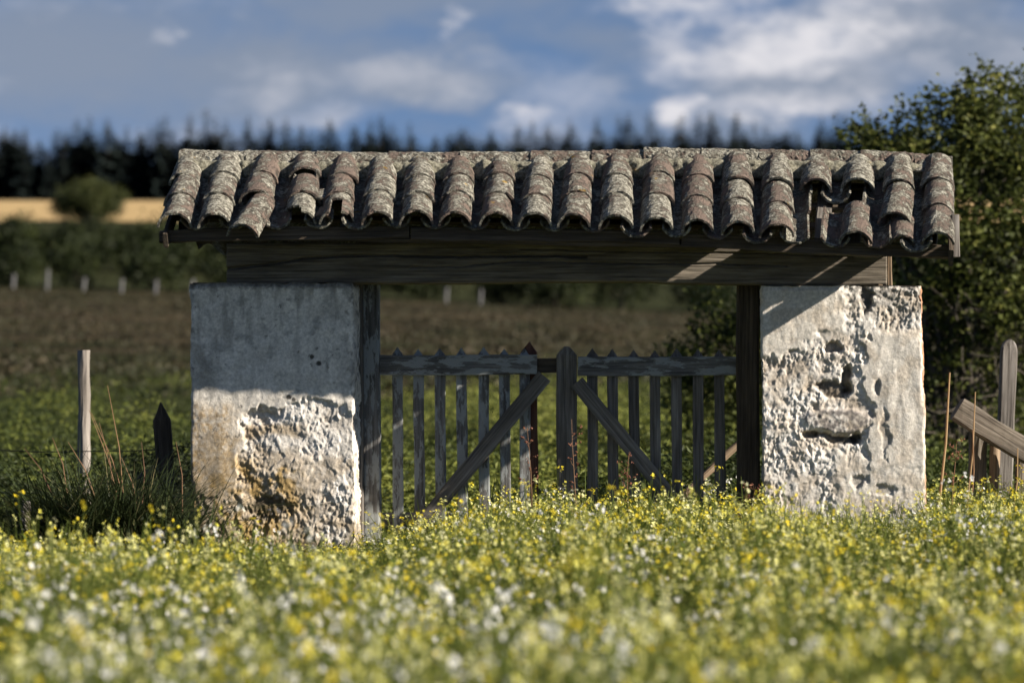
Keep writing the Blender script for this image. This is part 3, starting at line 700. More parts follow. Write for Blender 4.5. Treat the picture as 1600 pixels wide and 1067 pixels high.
def wire(label, pts, Y):
    p = np.array([P(x, y, Y) for x, y in pts]); V, F = tube_np(p, .0034, 5)
    tag(link('fence_wire', mesh_np('fence_wire', V, F, [M_WIRE], smooth=True)), label, 'wire')
wire('upper thin fence wire tied to the pointed stake', [(-60, 700), (0, 703), (60, 706), (132, 705), (200, 705), (240, 702), (275, 697), (300, 699)], 22.15)
wire('lower thin fence wire sagging towards the tussock', [(-60, 766), (0, 769), (60, 770), (132, 766), (200, 768), (260, 765)], 22.15)
wpost('fence_plank', 'upright weathered plank with rounded top behind the broken rail', (1564, 860), (1577, 530), 22.2, 25, M_WOOD, 'plank', t=.07, tip=.09, tip_shape='round', seg=10, jit=.004)
r_ = wpost('broken_rail', 'heavy broken rail sloping down to the ground beside the pillar', (1494, 640), (1640, 728), 21.7, 37, M_BEAM, 'rail', t=.16, seg=12, jit=.008)
stone('lichen_patch', r_, (.28, .055, 0), .09, .03, .05, M_CRUST, 4.0)
wpost('fence_post', 'brown post stub holding up the broken rail', (1524, 860), (1530, 648), 21.95, 30, M_BEAM, rnd=True, seg=8, jit=.008)
wpost('fence_post', 'thin brown post under the middle of the broken rail', (1549, 860), (1556, 660), 21.9, 17, M_LOG, rnd=True, seg=8, jit=.006)
wpost('fence_post', 'brown post at the low end of the broken rail', (1590, 860), (1597, 690), 21.95, 20, M_BEAM, rnd=True, seg=8, jit=.006)

# ------------------------------------------------------------------ plants
def strip(path, width, nrm):
    """ribbon along a path, k points -> quads"""
    path = np.asarray(path, float); w = np.asarray(width, float)[:, None]; nrm = np.asarray(nrm, float)
    V = np.concatenate([path - nrm * w, path + nrm * w]); n = len(path); i = np.arange(n - 1)
    return V, np.stack([i, i + 1, i + 1 + n, i + n], 1)
def petal_flower(acc, c, up, r, mi, tint, g):
    up = up / np.linalg.norm(up); a = np.cross(up, g.normal(size=3)); a /= np.linalg.norm(a); b = np.cross(up, a); V = []; F = []
    for q in range(4):
        d = a * math.cos(q * math.pi / 2) + b * math.sin(q * math.pi / 2); s_ = np.cross(up, d)
        n = len(V); tipv = c + d * r + up * r * g.uniform(.05, .4); midv = c + d * r * .62 + up * r * .2
        V += [c, midv + s_ * r * .42, tipv, midv - s_ * r * .42]; F.append([n, n + 1, n + 2, n + 3])
    acc.add(np.array(V), np.array(F), mi, tint)
def mustard(seed, nbr=5, nfl=7, hgt=1.0, mi=1, fr=.012):
    """one meadow plant, 1 m tall before scaling in height (H); materials: 0 green, 1 petals"""
    g = np.random.default_rng(seed); acc = Acc(); H = hgt
    lean = g.normal(size=2) * .07
    top = np.array([lean[0], lean[1], H])
    for b in range(nbr):
        z0 = H * g.uniform(.25, .62); base = np.array([lean[0], lean[1], H]) * z0 / H
        an = b * 2.4 + g.uniform(-.4, .4); out = g.uniform(.03, .14); zt = H * g.uniform(.6, 1.08)
        tipv = np.array([lean[0] + math.cos(an) * out, lean[1] + math.sin(an) * out, zt])
        midv = (base + tipv) / 2 + np.array([math.cos(an), math.sin(an), 0]) * out * .25
        V, F = strip([base, midv, tipv], [.0028, .0022, .0014], [math.cos(an + 1.2), math.sin(an + 1.2), 0]); acc.add(V, F, 0, g.uniform(.3, .9))
        V, F = strip([base, midv, tipv], [.0028, .0022, .0014], [math.cos(an - .4), math.sin(an - .4), 0]); acc.add(V, F, 0, g.uniform(.3, .9))
        tn = g.uniform(0, 1); ax = (tipv - midv) / (np.linalg.norm(tipv - midv) + 1e-6)
        for f in range(nfl):                                   # a loose head of small flowers at the tip
            c = tipv - ax * g.uniform(-.006, .03) + g.normal(size=3) * np.array([.011, .011, .007])
            petal_flower(acc, c, np.array([g.normal() * .8, g.normal() * .8, 1.0]), fr * g.uniform(.75, 1.2), mi, np.clip(tn + g.normal() * .15, 0, 1), g)
        for f in range(2):                                     # thin pods below it
            p0 = midv + (tipv - midv) * g.uniform(0, .7); d = g.normal(size=3) * np.array([.018, .018, .006]) + [0, 0, .014]
            V, F = strip([p0, p0 + d * .6, p0 + d * 1.2], [.0008, .0016, .0006], [d[1] * 30, -d[0] * 30, .3]); acc.add(V, F, 0, g.uniform(.5, 1))
    V, F = strip([[0, 0, -.03], top * .5, top], [.004, .003, .0015], [1, 0, 0]); acc.add(V, F, 0, .3)
    for l in range(13):
        z0 = H * g.uniform(.02, .7); an = g.uniform(0, 6.28); ln = g.uniform(.06, .14) * (1.1 - .6 * z0 / H)
        d = np.array([math.cos(an), math.sin(an), 0]); p0 = np.array([lean[0], lean[1], H]) * z0 / H; rise = g.uniform(.0, .7)
        V, F = strip([p0, p0 + d * ln * .5 + [0, 0, rise * ln * .6], p0 + d * ln + [0, 0, rise * ln * .5]], [.004, .011, .002], [-d[1], d[0], .2]); acc.add(V, F, 0, g.uniform(0, .8))
    for l in range(5):                                         # grass at the foot
        an = g.uniform(0, 6.28); d = np.array([math.cos(an), math.sin(an), 0]); o_ = np.array([*g.normal(size=2) * .05, -.02]); ln = H * g.uniform(.45, .95)
        V, F = strip([o_, o_ + d * ln * .12 + [0, 0, ln * .6], o_ + d * ln * .4 + [0, 0, ln]], [.004, .0035, .0008], [-d[1], d[0], 0]); acc.add(V, F, 0, g.uniform(.2, 1))
    return acc.arrays()
def plant_height(x, Y):
    px = CX + FPX * x / Y
    far = ss(15.5, 19.5, Y)
    h_far = np.interp(px, [0, 250, 330, 560, 600, 640, 700, 760, 880, 1000, 1170, 1230, 1440, 1500, 1700], [.29, .27, .17, .15, .2, .25, .29, .35, .35, .36, .34, .28, .28, .34, .38])
    near = .44 + .14 * (1 - ss(7.5, 11, Y))
    return (near + (h_far - near) * far) * (1 + .4 * pn(x * 1.3, Y * .8, 3.3) + .16 * pn(x * 4, Y * 3, 7.7))
def in_gateway(x, Y, pad=.05):
    dx, dy = x - GX, Y - GD; u = dx * ca - dy * sa; v = dx * sa + dy * ca
    inl = (u > -2.55 - pad) & (u < -1.36 + pad); inr = (u > 1.36 - pad) & (u < 2.56 + pad)
    return (inl | inr) & (v > -.36 - pad) & (v < .36)
def meadow():
    protos = [mustard(100 + i, 4 + i % 3, 5, .40, 1, .0086) for i in range(5)] + [mustard(200 + i, 4, 5, .40, 2, .0095) for i in range(3)] + [mustard(300 + i, 5, 0, .38, 1, .01) for i in range(2)]
    Vs, Fs, Ms, Ts = [], [], [], []; off = 0
    n = 5400
    Y = 6.8 + (22.6 - 6.8) * rng.uniform(0, 1, n * 2) ** .72; x = rng.uniform(-1, 1, n * 2) * (.164 * 25 + .9)
    ok = (np.abs(x) < .164 * Y + .75) & ~in_gateway(x, Y); x, Y = x[ok][:n], Y[ok][:n]
    h = plant_height(x, Y) * np.clip(rng.normal(.95, .18, len(x)), .5, 1.3)
    wz = pn(x * .55, Y * .35, 8.8) + .35 * pn(x * 2, Y * 2, 2.8) + np.where((x < -.6) & (Y < 15), .14, 0)
    pick = rng.uniform(0, 1, len(x)); white = pick < np.clip(.07 + .5 * wz, .015, .5); bare = (~white) & (rng.uniform(0, 1, len(x)) < np.clip(.32 + .6 * pn(x * 1.1 + 9, Y * .7, 5.5), .08, .8))
    kind = np.where(white, 5 + rng.integers(0, 3, len(x)), np.where(bare, 8 + rng.integers(0, 2, len(x)), rng.integers(0, 5, len(x))))
    th = rng.uniform(0, 6.283, len(x)); zz = terrain(x, Y); tj = rng.normal(0, .14, len(x))
    for q, (V, F, M, Tn) in enumerate(protos):
        s = np.where(kind == q)[0]
        if not len(s): continue
        c, sn = np.cos(th[s])[:, None], np.sin(th[s])[:, None]; sx = rng.uniform(.85, 1.25, len(s))[:, None]
        X = (V[None, :, 0] * c - V[None, :, 1] * sn) * sx + x[s][:, None]; Yy = (V[None, :, 0] * sn + V[None, :, 1] * c) * sx + Y[s][:, None]
        Z = V[None, :, 2] * (h[s] / .40)[:, None] + zz[s][:, None]
        Vs.append(np.stack([X, Yy, Z], -1).reshape(-1, 3)); Fs.append((F[None] + (np.arange(len(s)) * len(V))[:, None, None]).reshape(-1, 4) + off); off += len(s) * len(V)
        Ms.append(np.tile(M, len(s))); Ts.append(np.clip(Tn[None] + tj[s][:, None], 0, 1).ravel())
    o = link('wildflower_meadow', mesh_np('wildflower_meadow', np.concatenate(Vs), np.concatenate(Fs), [M_STEM, M_YEL, M_WHI], np.concatenate(Ms), np.concatenate(Ts)))
    o['kind'] = 'stuff'; tag(o, 'meadow of yellow and white wildflowers before the gateway', 'flowers')
meadow()
# single plants that stand out before the gate and pillars
def split_plant(name, label, cat, group, arrs, M, mats):
    V, F, Mi, Tn = arrs; root = thing(name, label, cat, M, group); parts = []
    for k_, nm in ((0, 'stem'), (1, 'flower_head')):
        f = F[Mi == k_]; used = np.unique(f); mp = np.zeros(len(V), int); mp[used] = np.arange(len(used))
        parts.append(link(nm, mesh_np(nm, V[used], mp[f], [mats[k_]], tint=Tn[used]), root))
        if k_: parts[-1]['kind'] = 'stuff'
    return root
tall = [mustard(400 + i, 5, 8, .6, 1, .0105) for i in range(4)]
first = {}
spots = [(668, 19.8), (705, 20.3), (742, 20.4), (768, 20.2), (800, 20.5), (835, 20.0), (862, 20.5), (915, 20.4), (948, 20.1), (985, 20.4), (1010, 20.2), (1046, 20.5),
         (1082, 20.1), (1100, 20.4), (1130, 20.2), (1165, 20.5), (1478, 20.6), (1515, 20.4), (1550, 20.7), (1585, 20.4)]
for i, (px, Y) in enumerate(spots):
    x = (px - CX) / FPX * Y; q = i % 4; lab = 'tall mustard plant with yellow flowers standing before the picket gates' if px < 1300 else 'tall mustard plant with yellow flowers before the broken rail'
    grp = 'tall mustard plants before the gates' if px < 1300 else 'tall mustard plants before the broken rail'
    M = T((x, Y, float(terrain(x, Y)))) @ Matrix.Rotation(i * 1.9, 4, 'Z') @ Matrix.Diagonal((1, 1, random.uniform(.68, 1.05), 1))
    if q not in first: first[q] = split_plant('mustard_plant', lab, 'flower', grp, tall[q], M, [M_STEM, M_YEL])
    else:
        r = first[q].copy(); COL.objects.link(r); r.matrix_basis = M; r['label'] = lab; r['group'] = grp
        for ch in first[q].children:
            c2 = ch.copy(); COL.objects.link(c2); c2.parent = r
def seed_stalk(label, px, py_top, Y, seed):
    g = np.random.default_rng(seed); x = (px - CX) / FPX * Y; z0 = float(terrain(x, Y)); zt = P(px, py_top, Y).z - z0
    st, hd = Acc(), Acc(); path = [np.array([.03 * math.sin(q * 3 + seed) * q, 0, zt * q]) for q in np.linspace(0, 1, 7)]
    V, F = tube_np(path, np.linspace(.004, .0015, 7), 4); st.add(V, F, 0, .3)
    for b in range(16):
        q = g.uniform(.3, 1); p0 = np.array([.03 * math.sin(q * 3 + seed) * q, 0, zt * q]); an = g.uniform(0, 6.28); ln = g.uniform(.04, .12) * (1.2 - .6 * q)
        p1 = p0 + np.array([math.cos(an) * ln, math.sin(an) * ln * .6, ln * g.uniform(.3, .9)])
        V, F = tube_np([p0, (p0 + p1) / 2 + [0, 0, -.006], p1], [.0016, .0013, .001], 3); st.add(V, F, 0, g.uniform(0, .6))
        for w in range(3):
            c = p0 + (p1 - p0) * g.uniform(.5, 1.05) + g.normal(size=3) * .006; d = g.normal(size=3) * .006
            V, F = tube_np([c - d, c, c + d], [.001, .0055, .001], 5); hd.add(V, F, 0, g.uniform(0, 1))
    r = thing('dry_seed_stalk', label, 'dry plant', T((x, Y, z0)))
    link('stem', st.mesh('stem', [M_DRY]), r); link('seed_head', hd.mesh('seed_head', [M_SEED]), r)['kind'] = 'stuff'
seed_stalk('dry reddish seed stalk standing against the red-brown gate board', 829, 668, 20.7, 1)
seed_stalk('tall dry seed stalk reaching up the broad meeting post', 900, 655, 20.7, 2)
seed_stalk('short dry seed stalk before the right gate brace', 985, 705, 20.7, 3)
seed_stalk('dry brown stalk at the inner foot of the sunlit pillar', 1176, 760, 20.75, 4)
seed_stalk('dry brown seed stalk between the pillar and the broken rail', 1488, 690, 21.3, 5)
def cane(label, a, b, Y, r, mat=M_DRY, tn=.8):
    p = np.array([P(*a, Y), P((a[0] + b[0]) / 2 + 3, (a[1] + b[1]) / 2, Y), P(*b, Y)]); V, F = tube_np(p, [r, r * .9, r * .6], 6)
    tag(link('dry_cane', mesh_np('dry_cane', V, F, [mat], tint=np.full(len(V), tn), smooth=True)), label, 'cane')
cane('tallest bare dry cane beside the sunlit pillar', (1466, 800), (1484, 582), 21.4, .009)
cane('thin bare dry cane crossing before the broken rail', (1510, 800), (1524, 612), 21.4, .006)
cane('reddish dry cane at the foot of the brown post stub', (1517, 800), (1520, 672), 21.35, .006, M_DRY, .4)
cane('short dry cane at the low end of the broken rail', (1583, 800), (1590, 700), 21.3, .006)

# dark tussock of long grass at the left pillar
def tussock(label, px, Y, n, rad, hgt, seed, stalks):
    g = np.random.default_rng(seed); x0 = (px - CX) / FPX * Y; z0 = float(terrain(x0, Y)); acc = Acc()
    for i in range(n):
        an = g.uniform(0, 6.283); o_ = np.array([g.normal() * rad * .8, g.normal() * rad * .5, -.02]); ln = hgt * g.uniform(.6, 1.3); out = g.uniform(.2, 1.15) * ln
        d = np.array([math.cos(an), math.sin(an) * .8, 0]); t_ = np.linspace(0, 1, 6)[:, None]; dr = g.uniform(.05, .62)
        path = o_ + d * out * t_ ** 1.5 + np.array([0, 0, 1]) * ln * (t_ * 1.0 - dr * t_ ** 2.6)
        V, F = strip(path, np.array([.005, .006, .006, .005, .003, .0006]), [-d[1], d[0], .15]); acc.add(V, F, 0, np.clip(g.normal(.35, .3), 0, 1))
    r = thing('grass_tussock', label, 'grass', T((x0, Y, z0)))
    o = link('blade', acc.mesh('blade', [M_GRASS]), r); o['kind'] = 'stuff'
    for a, b in stalks:
        A, B = P(*a, Y) - Vector((x0, Y, z0)), P(*b, Y) - Vector((x0, Y, z0)); mid = (A + B) / 2 + Vector((.02, 0, .01))
        V, F = tube_np(np.array([A, mid, B]), [.0045, .004, .0015], 4); link('stalk', mesh_np('stalk', V, F, [M_DRY], tint=np.full(len(V), g.uniform(0, .5))), r)
tussock('big dark tussock of long grass beside the whitewashed pillar', 176, 20.75, 2600, .3, .78, 3,
        [((195, 800), (168, 602)), ((190, 800), (139, 640)), ((200, 800), (143, 645)), ((80, 770), (38, 700)), ((105, 770), (82, 684)), ((180, 790), (155, 660)), ((215, 800), (190, 715)), ((222, 790), (221, 690)), ((285, 800), (275, 690)), ((150, 780), (106, 690))])
tussock('small green grass clump between the tussock and the flowers', 250, 20.35, 420, .24, .34, 9, [])
tussock('thin green grass growing at the ochre-stained foot of the left pillar', 440, 20.62, 420, .4, .24, 19, [])

# green weeds behind the gateway
def leaf_quads(C, size, g, aspect=.5, droop=.4):
    n = len(C); d = g.normal(size=(n, 3)); d[:, 2] = d[:, 2] * .5 + .15; d /= np.linalg.norm(d, axis=1)[:, None]
    s = np.cross(d, g.normal(size=(n, 3))); s /= np.linalg.norm(s, axis=1)[:, None]; sz = (size * g.uniform(.6, 1.3, n))[:, None]
    nn = np.cross(d, s)
    V = np.stack([C, C + d * sz * .5 + s * sz * aspect * .5 + nn * sz * .08, C + d * sz - nn * sz * droop * .2, C + d * sz * .5 - s * sz * aspect * .5 + nn * sz * .08], 1).reshape(-1, 3)
    i = np.arange(n)[:, None] * 4; return V, i + np.arange(4)[None]
def weeds():
    g = np.random.default_rng(21); n = 300000
    Y = 24.2 + 62 * g.uniform(0, 1, n) ** 1.5; x = g.uniform(-1, 1, n) * (.164 * Y + 1.2)
    hm = np.clip(.3 + .75 * fbm(x * .55, Y * .35, 6.6, 3) + .3 * pn(x * 1.8, Y * 1.8, 1.1), .04, 1.0) * (1 - .7 * ss(42, 84, Y))
    keep = g.uniform(0, 1, n) < (1 - .95 * ss(42, 72, Y + 26 * fbm(x * .22, Y * .08, 31.0, 3))); keep &= g.uniform(0, 1, n) < .12 + .88 * ss(-.3, .12, fbm(x * .55 + 3, Y * .22, 17.7, 3)); x, Y, hm = x[keep], Y[keep], hm[keep]
    z = terrain(x, Y) + hm * g.uniform(0, 1, len(x)) ** .6
    tn = np.clip(.35 + .75 * fbm(x * .4, Y * .3, 12.2, 3) + g.normal(0, .14, len(x)) + .25 * ss(.2, .8, hm) + .42 * np.exp(-((x / Y - .005) / .055) ** 2) - .1, 0, 1)
    V, F = leaf_quads(np.stack([x, Y, z], 1), .065, g, .5)
    o = link('green_weeds', mesh_np('green_weeds', V, F, [M_WEED], tint=np.repeat(tn, 4))); o['kind'] = 'stuff'
    tag(o, 'rank green weeds growing in the field behind the gateway', 'weeds')
weeds()
def pasture():
    g = np.random.default_rng(33); n = 75000
    Y = 58 + 143 * g.uniform(0, 1, n); x = g.uniform(-1, 1, n) * (.164 * Y + 4)
    dn = fbm(x * .3, Y * .06, 3.3, 4); ok = g.uniform(0, 1, n) < .15 + .85 * ss(-.25, .25, dn); x, Y, dn = x[ok], Y[ok], dn[ok]
    tn = np.clip(.45 + .9 * fbm(x * .35 + 50, Y * .05, 9.1, 4) + g.normal(0, .15, len(x)), 0, 1)
    V, F = leaf_quads(np.stack([x, Y, terrain(x, Y) + g.uniform(-.03, .06, len(x))], 1), .15, g, .9)
    m = leaf_mat('dry_pasture', [(0, (.018, .021, .009)), (.35, (.03, .029, .013)), (.65, (.04, .032, .018)), (1, (.062, .048, .027))], 0.1)
    o = link('pasture_tufts', mesh_np('pasture_tufts', V, F, [m], tint=np.repeat(tn, 4))); o['kind'] = 'stuff'
    tag(o, 'rough brown and olive tufts on the pasture before the hedge', 'grass')
pasture()

# ------------------------------------------------------------------ trees and shrubs
def crown_mesh(name, blobs, n, size, mat, seed, tmean=.45, base=None):
    """leaves gathered in clumps on ellipsoid shells; blobs: (cx, cy, cz, rx, ry, rz, weight)"""
    g = np.random.default_rng(seed); w = np.array([b[6] for b in blobs], float); w /= w.sum(); Cs, Ts = [], []
    for b, q in zip(blobs, w):
        m = max(6, int(n * q)); ncl = max(4, m // 26)
        d = g.normal(size=(ncl, 3)); d /= np.linalg.norm(d, axis=1)[:, None]; rr = g.uniform(.35, 1.06, ncl) ** .55
        cl = d * rr[:, None] * np.array(b[3:6]) + np.array(b[:3]); ct = np.clip(g.normal(tmean, .24, ncl), 0, 1)
        idx = g.integers(0, ncl, m); sp = .12 * np.mean(b[3:6]) + size * .6
        Cs.append(cl[idx] + g.normal(size=(m, 3)) * sp * np.array([1, 1, .75])); Ts.append(np.clip(ct[idx] + g.normal(0, .14, m), 0, 1))
    C = np.concatenate(Cs); Tn = np.concatenate(Ts); V, F = leaf_quads(C, size, g, .55); return mesh_np(name, V, F, [mat], tint=np.repeat(Tn, 4))
def limbs_mesh(name, base, targets, r0, seed, mat=M_BARK, sides=6):
    g = np.random.default_rng(seed); acc = Acc()
    for tg in targets:
        tg = np.array(tg, float); b = np.array(base, float) + g.normal(size=3) * np.array([.5, .5, 0]) * r0; t_ = np.linspace(0, 1, 9)[:, None]
        mid = b + (tg - b) * np.array([.3, .3, .6]); path = (1 - t_) ** 2 * b + 2 * t_ * (1 - t_) * mid + t_ ** 2 * tg
        path[1:-1] += g.normal(size=(7, 3)) * np.linalg.norm(tg - b) * .02
        V, F = tube_np(path, np.linspace(r0, r0 * .12, 9), sides); acc.add(V, F)
    return acc.mesh(name, [mat], True)
def big_tree():
    Y = 35.0; x0 = (1470 - CX) / FPX * Y; z0 = float(terrain(x0, Y)); g = np.random.default_rng(8)
    root = thing('broadleaf_tree', 'bushy olive-green tree rising behind the right pillar', 'tree', T((x0, Y, z0)))
    def L(px, py, dy=0.0): p = P(px, py, Y); return (p.x - x0, dy, p.z - z0)
    blobs = []
    for (px, py, r, wt, dy) in ((1545, 175, .42, 1.3, 0), (1600, 190, .5, 1.5, .3), (1480, 215, .45, 1.4, 0), (1430, 270, .45, 1.2, -.2), (1380, 235, .26, .5, 0), (1345, 215, .16, .22, 0), (1340, 255, .22, .3, .1),
                                (1540, 300, .62, 2.2, -.3), (1640, 300, .6, 1.6, 0), (1500, 390, .6, 1.8, .1), (1590, 420, .62, 2, -.2), (1450, 450, .5, 1.4, .3), (1530, 500, .55, 1.4, .2),
                                (1620, 540, .55, 1.4, 0), (1480, 570, .5, 1.1, .3), (1570, 620, .5, 1.1, .3), (1400, 540, .5, 1.0, .5), (1310, 560, .5, 1.2, .5), (1230, 540, .45, 1.2, .5), (1150, 560, .42, 1.3, .6),
                                (1110, 640, .42, 1.2, .6), (1180, 660, .45, 1.2, .6), (1290, 680, .5, 1, .5), (1480, 700, .5, 1, .3), (1600, 720, .5, 1, .2), (1690, 420, .7, 1.5, 0), (1380, 350, .45, 1, .4), (1130, 500, .3, .6, .6), (1075, 570, .25, .4, .6)):
        c = L(px, py, dy); blobs.append((*c, r * 1.27, r * 1.35, r * 1.1, wt))
    link('crown', crown_mesh('crown', blobs, 32000, .09, M_TREE, 5, .52), root)
    # airy shoots at the outline
    acc = Acc(); tips = [(1530, 92), (1545, 105), (1500, 130), (1450, 140), (1405, 165), (1345, 170), (1335, 190), (1318, 215), (1575, 120), (1598, 110), (1468, 160), (1515, 150), (1370, 185), (1425, 200)]
    for (px, py) in tips:
        a = np.array(L(px + 22, py + 130)); b = np.array(L(px, py)); t_ = np.linspace(0, 1, 12)[:, None]
        path = a + (b - a) * t_ + g.normal(size=3) * .08 * np.sin(t_ * 3.1); C = np.repeat(path[3:], 8, 0) + g.normal(size=(72, 3)) * .035
        V, F = leaf_quads(C, .07, g, .55); acc.add(V, F, 0, np.repeat(np.clip(g.normal(.6, .2, 72), 0, 1), 4)); V, F = tube_np(path, np.linspace(.008, .002, 12), 4); acc.add(V, F, 1, .3)
    link('shoot', acc.mesh('shoot', [M_TREE, M_BARK]), root)
    tg = [b[:3] for b in blobs]
    link('trunk', limbs_mesh('trunk', (0.2, .1, -.1), tg, .06, 2), root)
    acc = Acc()
    for i in range(46):                                       # bare grey twigs low in the crown
        a = np.array(L(g.uniform(1450, 1600), g.uniform(480, 740), g.uniform(-.75, -.3))); d = g.normal(size=3) * np.array([.35, .2, .25]); t_ = np.linspace(0, 1, 7)[:, None]
        path = a + d * t_ + g.normal(size=3) * .12 * np.sin(t_ * 3.14) + g.normal(size=(7, 3)) * .01; V, F = tube_np(path, np.linspace(.008, .002, 7), 4); acc.add(V, F)
    link('twig', acc.mesh('twig', [M_BARK], True), root)
big_tree()
def shrub(name, label, cat, px, py_base, Y, w, h, mat, n, size, seed, group=None):
    x0 = (px - CX) / FPX * Y; z0 = float(terrain(x0, Y)); g = np.random.default_rng(seed)
    root = thing(name, label, cat, T((x0, Y, z0)), group)
    bl = [(g.normal() * w * .24, g.normal() * w * .2, h * g.uniform(.35, .72), w * g.uniform(.2, .3), w * g.uniform(.2, .3), h * g.uniform(.22, .32), 1) for _ in range(8)] + [(0, 0, h * .4, w * .4, w * .4, h * .36, 2.5)]
    link('crown', crown_mesh('crown', bl, n, size, mat, seed), root); link('trunk', limbs_mesh('trunk', (0, 0, -.2), [b[:3] for b in bl], h * .03, seed), root)
    return root
shrub('low_shrub', 'small dark shrub behind the pointed stake', 'shrub', 238, 700, 25.5, .75, .8, M_HEDGE, 2600, .05, 41)
# round tree on the straw field
def round_tree():
    Y = 446; x0 = (138 - CX) / FPX * Y; z0 = float(terrain(x0, Y)); R_ = 61 / FPX * Y
    root = thing('round_tree', 'lone round dark green tree on the pale straw field', 'tree', T((x0, Y, z0)))
    g = np.random.default_rng(77); H = 66 / FPX * Y
    bl = [(0, 0, H * .45, R_ * .78, R_ * .78, H * .45, 3)] + [(math.cos(a) * R_ * .55, math.sin(a) * R_ * .5, H * g.uniform(.3, .62), R_ * .38, R_ * .38, H * .28, .8) for a in np.linspace(0, 6.28, 9)[:-1]] + [(R_ * .1, 0, H * .75, R_ * .45, R_ * .45, H * .22, .8)]
    link('crown', crown_mesh('crown', bl, 7000, .55, M_ROUND, 9), root); link('trunk', limbs_mesh('trunk', (0, 0, -.3), [b[:3] for b in bl], .22, 9), root)
round_tree()
# hedge row on the far side of the brown field
def hedge():
    protos = []
    for i in range(4):
        g = np.random.default_rng(60 + i); w, h = 5.2, 3.9
        bl = [(g.normal() * w * .22, g.normal() * w * .15, h * g.uniform(.3, .7), w * g.uniform(.2, .3), w * .25, h * g.uniform(.2, .3), 1) for _ in range(8)] + [(0, 0, h * .35, w * .42, w * .35, h * .36, 3)]
        protos.append((crown_mesh('crown', bl, 2600, .34, M_HEDGE, 60 + i, .4), limbs_mesh('trunk', (0, 0, -.3), [b[:3] for b in bl[:5]], .09, i)))
    g = np.random.default_rng(4)
    for i in range(30):
        row = i // 15; q = i % 15
        Y = 207 + row * 34 + g.uniform(-2, 2); x = (-38 + q * 4.6 if row == 0 else -46 + q * 2.9) + g.uniform(-1, 1)
        s = (g.uniform(.78, 1.02) if row == 0 else g.uniform(.95, 1.2))
        r = thing('hedge_shrub', 'dark green shrub in the hedge row beyond the brown field' if row == 0 else 'dark shrub on the slope between the hedge row and straw field', 'shrub', T((x, Y, float(terrain(x, Y)))) @ Matrix.Rotation(g.uniform(0, 6.28), 4, 'Z') @ Matrix.Diagonal((s, s, s * g.uniform(.85, 1.1), 1)), 'shrubs of the far hedge' if row == 0 else 'shrubs on the slope above the hedge')
        c, t_ = protos[i % 4]; link('crown', c, r); link('trunk', t_, r)
hedge()
def far_posts():
    for i in range(26):
        px = 20 + i * 56.4 - (3 if i % 3 else 0); Y = 201; x = (px - CX) / FPX * Y
        if 330 < px < 690 or px > 775: continue                # none to be seen there
        z0 = float(terrain(x, Y)); h = (1.35 if i == 1 else random.uniform(.85, 1.05))
        o = beam('far_post', (x, Y, z0 - .1), (x + random.uniform(-.05, .12), Y, z0 + h), .19, .19, M_WPOST, None, rnd=True, seg=4, jit=.01)
        if i == 1: tag(o, 'tallest and brightest whitish post of the far fence before the hedge', 'post', 'posts of the far fence')
        else: tag(o, 'short whitish post of the far fence before the hedge', 'post', 'posts of the far fence')
far_posts()
# conifer wood on the skyline
def conifer(seed, h):
    g = np.random.default_rng(seed); acc = Acc(); nw = 22
    for w in range(nw):
        q = w / (nw - 1); z = h * (.06 + .93 * q); R_ = h * .235 * (1 - q) ** .7 * g.uniform(.7, 1.15) + .45
        for b in range(9):
            an = g.uniform(0, 6.283); d = np.array([math.cos(an), math.sin(an), 0]); r = R_ * g.uniform(.6, 1.1); s_ = np.array([-d[1], d[0], 0])
            p0 = np.array([0, 0, z]); p1 = p0 + d * r * .55 + [0, 0, r * .02]; p2 = p0 + d * r - [0, 0, r * .3]
            V = np.array([p0, p1 + s_ * r * .4 - [0, 0, .25], p2, p1 - s_ * r * .4 - [0, 0, .25]]); acc.add(V, [[0, 1, 2, 3]], 0, g.uniform(0, 1))
    V, F = tube_np([[0, 0, -.5], [0, 0, h * .5], [0, 0, h]], [h * .014, h * .009, .02], 5)
    return acc.mesh('crown', [M_PINE]), mesh_np('trunk', V, F, [M_BARK], tint=np.zeros(len(V)), smooth=True)
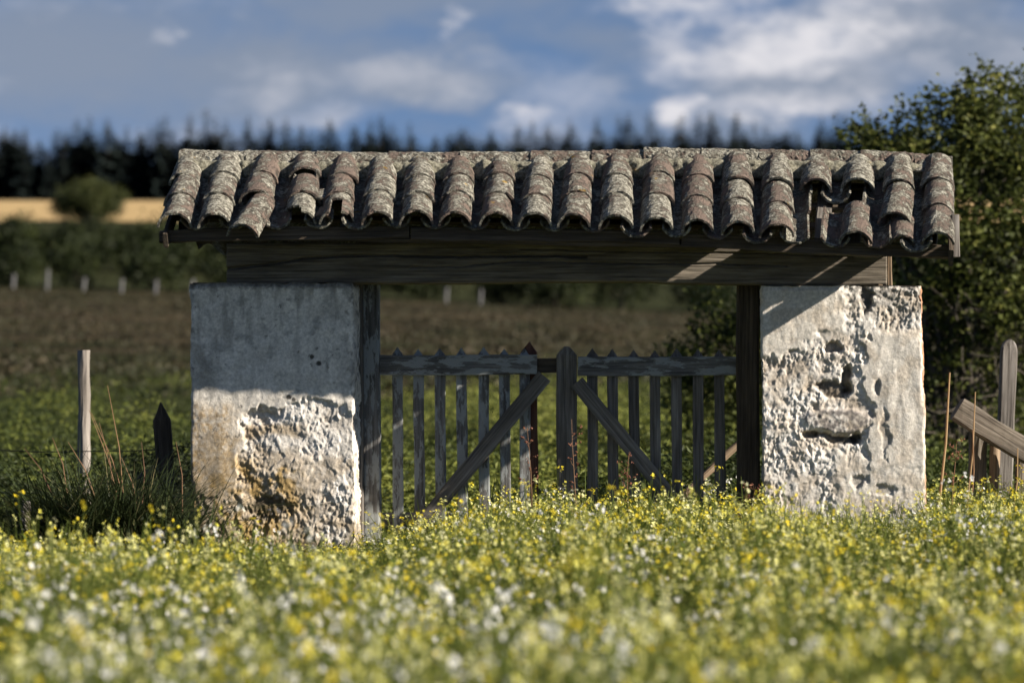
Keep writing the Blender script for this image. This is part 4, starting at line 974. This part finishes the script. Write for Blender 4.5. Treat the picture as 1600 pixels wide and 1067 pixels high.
def forest():
    pro = [conifer(500 + i, 16) for i in range(5)]; g = np.random.default_rng(15)
    tops = lambda px: np.interp(px, [-100, 0, 40, 75, 110, 180, 210, 260, 320, 350, 420, 480, 540, 600, 640, 690, 760, 880, 970, 1040, 1130, 1180, 1230, 1300, 1700], [200, 195, 205, 225, 180, 195, 195, 185, 175, 180, 190, 195, 178, 188, 178, 210, 205, 188, 185, 178, 172, 192, 200, 180, 190])
    for i in range(96):
        px = -60 + i * 18.2 + g.uniform(-8, 8); Y = 612 + g.uniform(0, 10); px += 14 * math.sin(i * 2.7); x = (px - CX) / FPX * Y; z0 = float(terrain(x, Y))
        zt = CAM_H + (CY - (tops(px) + abs(g.normal()) * 13 - 8)) / FPX * Y; s = (zt - z0) / 16.0
        r = thing('conifer_tree', 'dark conifer standing in the front rank of the far wood', 'tree', T((x, Y, z0)) @ Matrix.Rotation(g.uniform(0, 6.28), 4, 'Z') @ Matrix.Diagonal((s * g.uniform(1.0, 1.4), s * g.uniform(1.0, 1.4), s, 1)), 'conifers on the skyline')
        c, t_ = pro[i % 5]; link('crown', c, r); link('trunk', t_, r)
    # the mass of the wood behind the front rank
    n = 760; xs = g.uniform(-150, 150, n); Ys = 622 + g.uniform(0, 70, n); zs = terrain(xs, Ys); Vs, Fs, Ts = [], [], []; off = 0
    for q in range(5):
        me = pro[q][0]; V = np.empty(len(me.vertices) * 3, np.float32); me.vertices.foreach_get('co', V); V = V.reshape(-1, 3)
        F = np.empty(len(me.loops), np.int32); me.loops.foreach_get('vertex_index', F); F = F.reshape(-1, 4); s = np.arange(q, n, 5)
        sc = g.uniform(.68, .95, len(s)); W_ = V[None] * sc[:, None, None] * np.array([1.7, 1.7, 1]) + np.stack([xs[s], Ys[s], zs[s]], 1)[:, None]
        Vs.append(W_.reshape(-1, 3)); Fs.append((F[None] + (np.arange(len(s)) * len(V))[:, None, None]).reshape(-1, 4) + off); off += len(s) * len(V); Ts.append(g.uniform(0, 1, len(s) * len(V)))
    o = link('conifer_wood', mesh_np('conifer_wood', np.concatenate(Vs), np.concatenate(Fs), [M_PINE], tint=np.concatenate(Ts))); o['kind'] = 'stuff'
    tag(o, 'dense black conifer wood behind the skyline trees', 'wood')
forest()
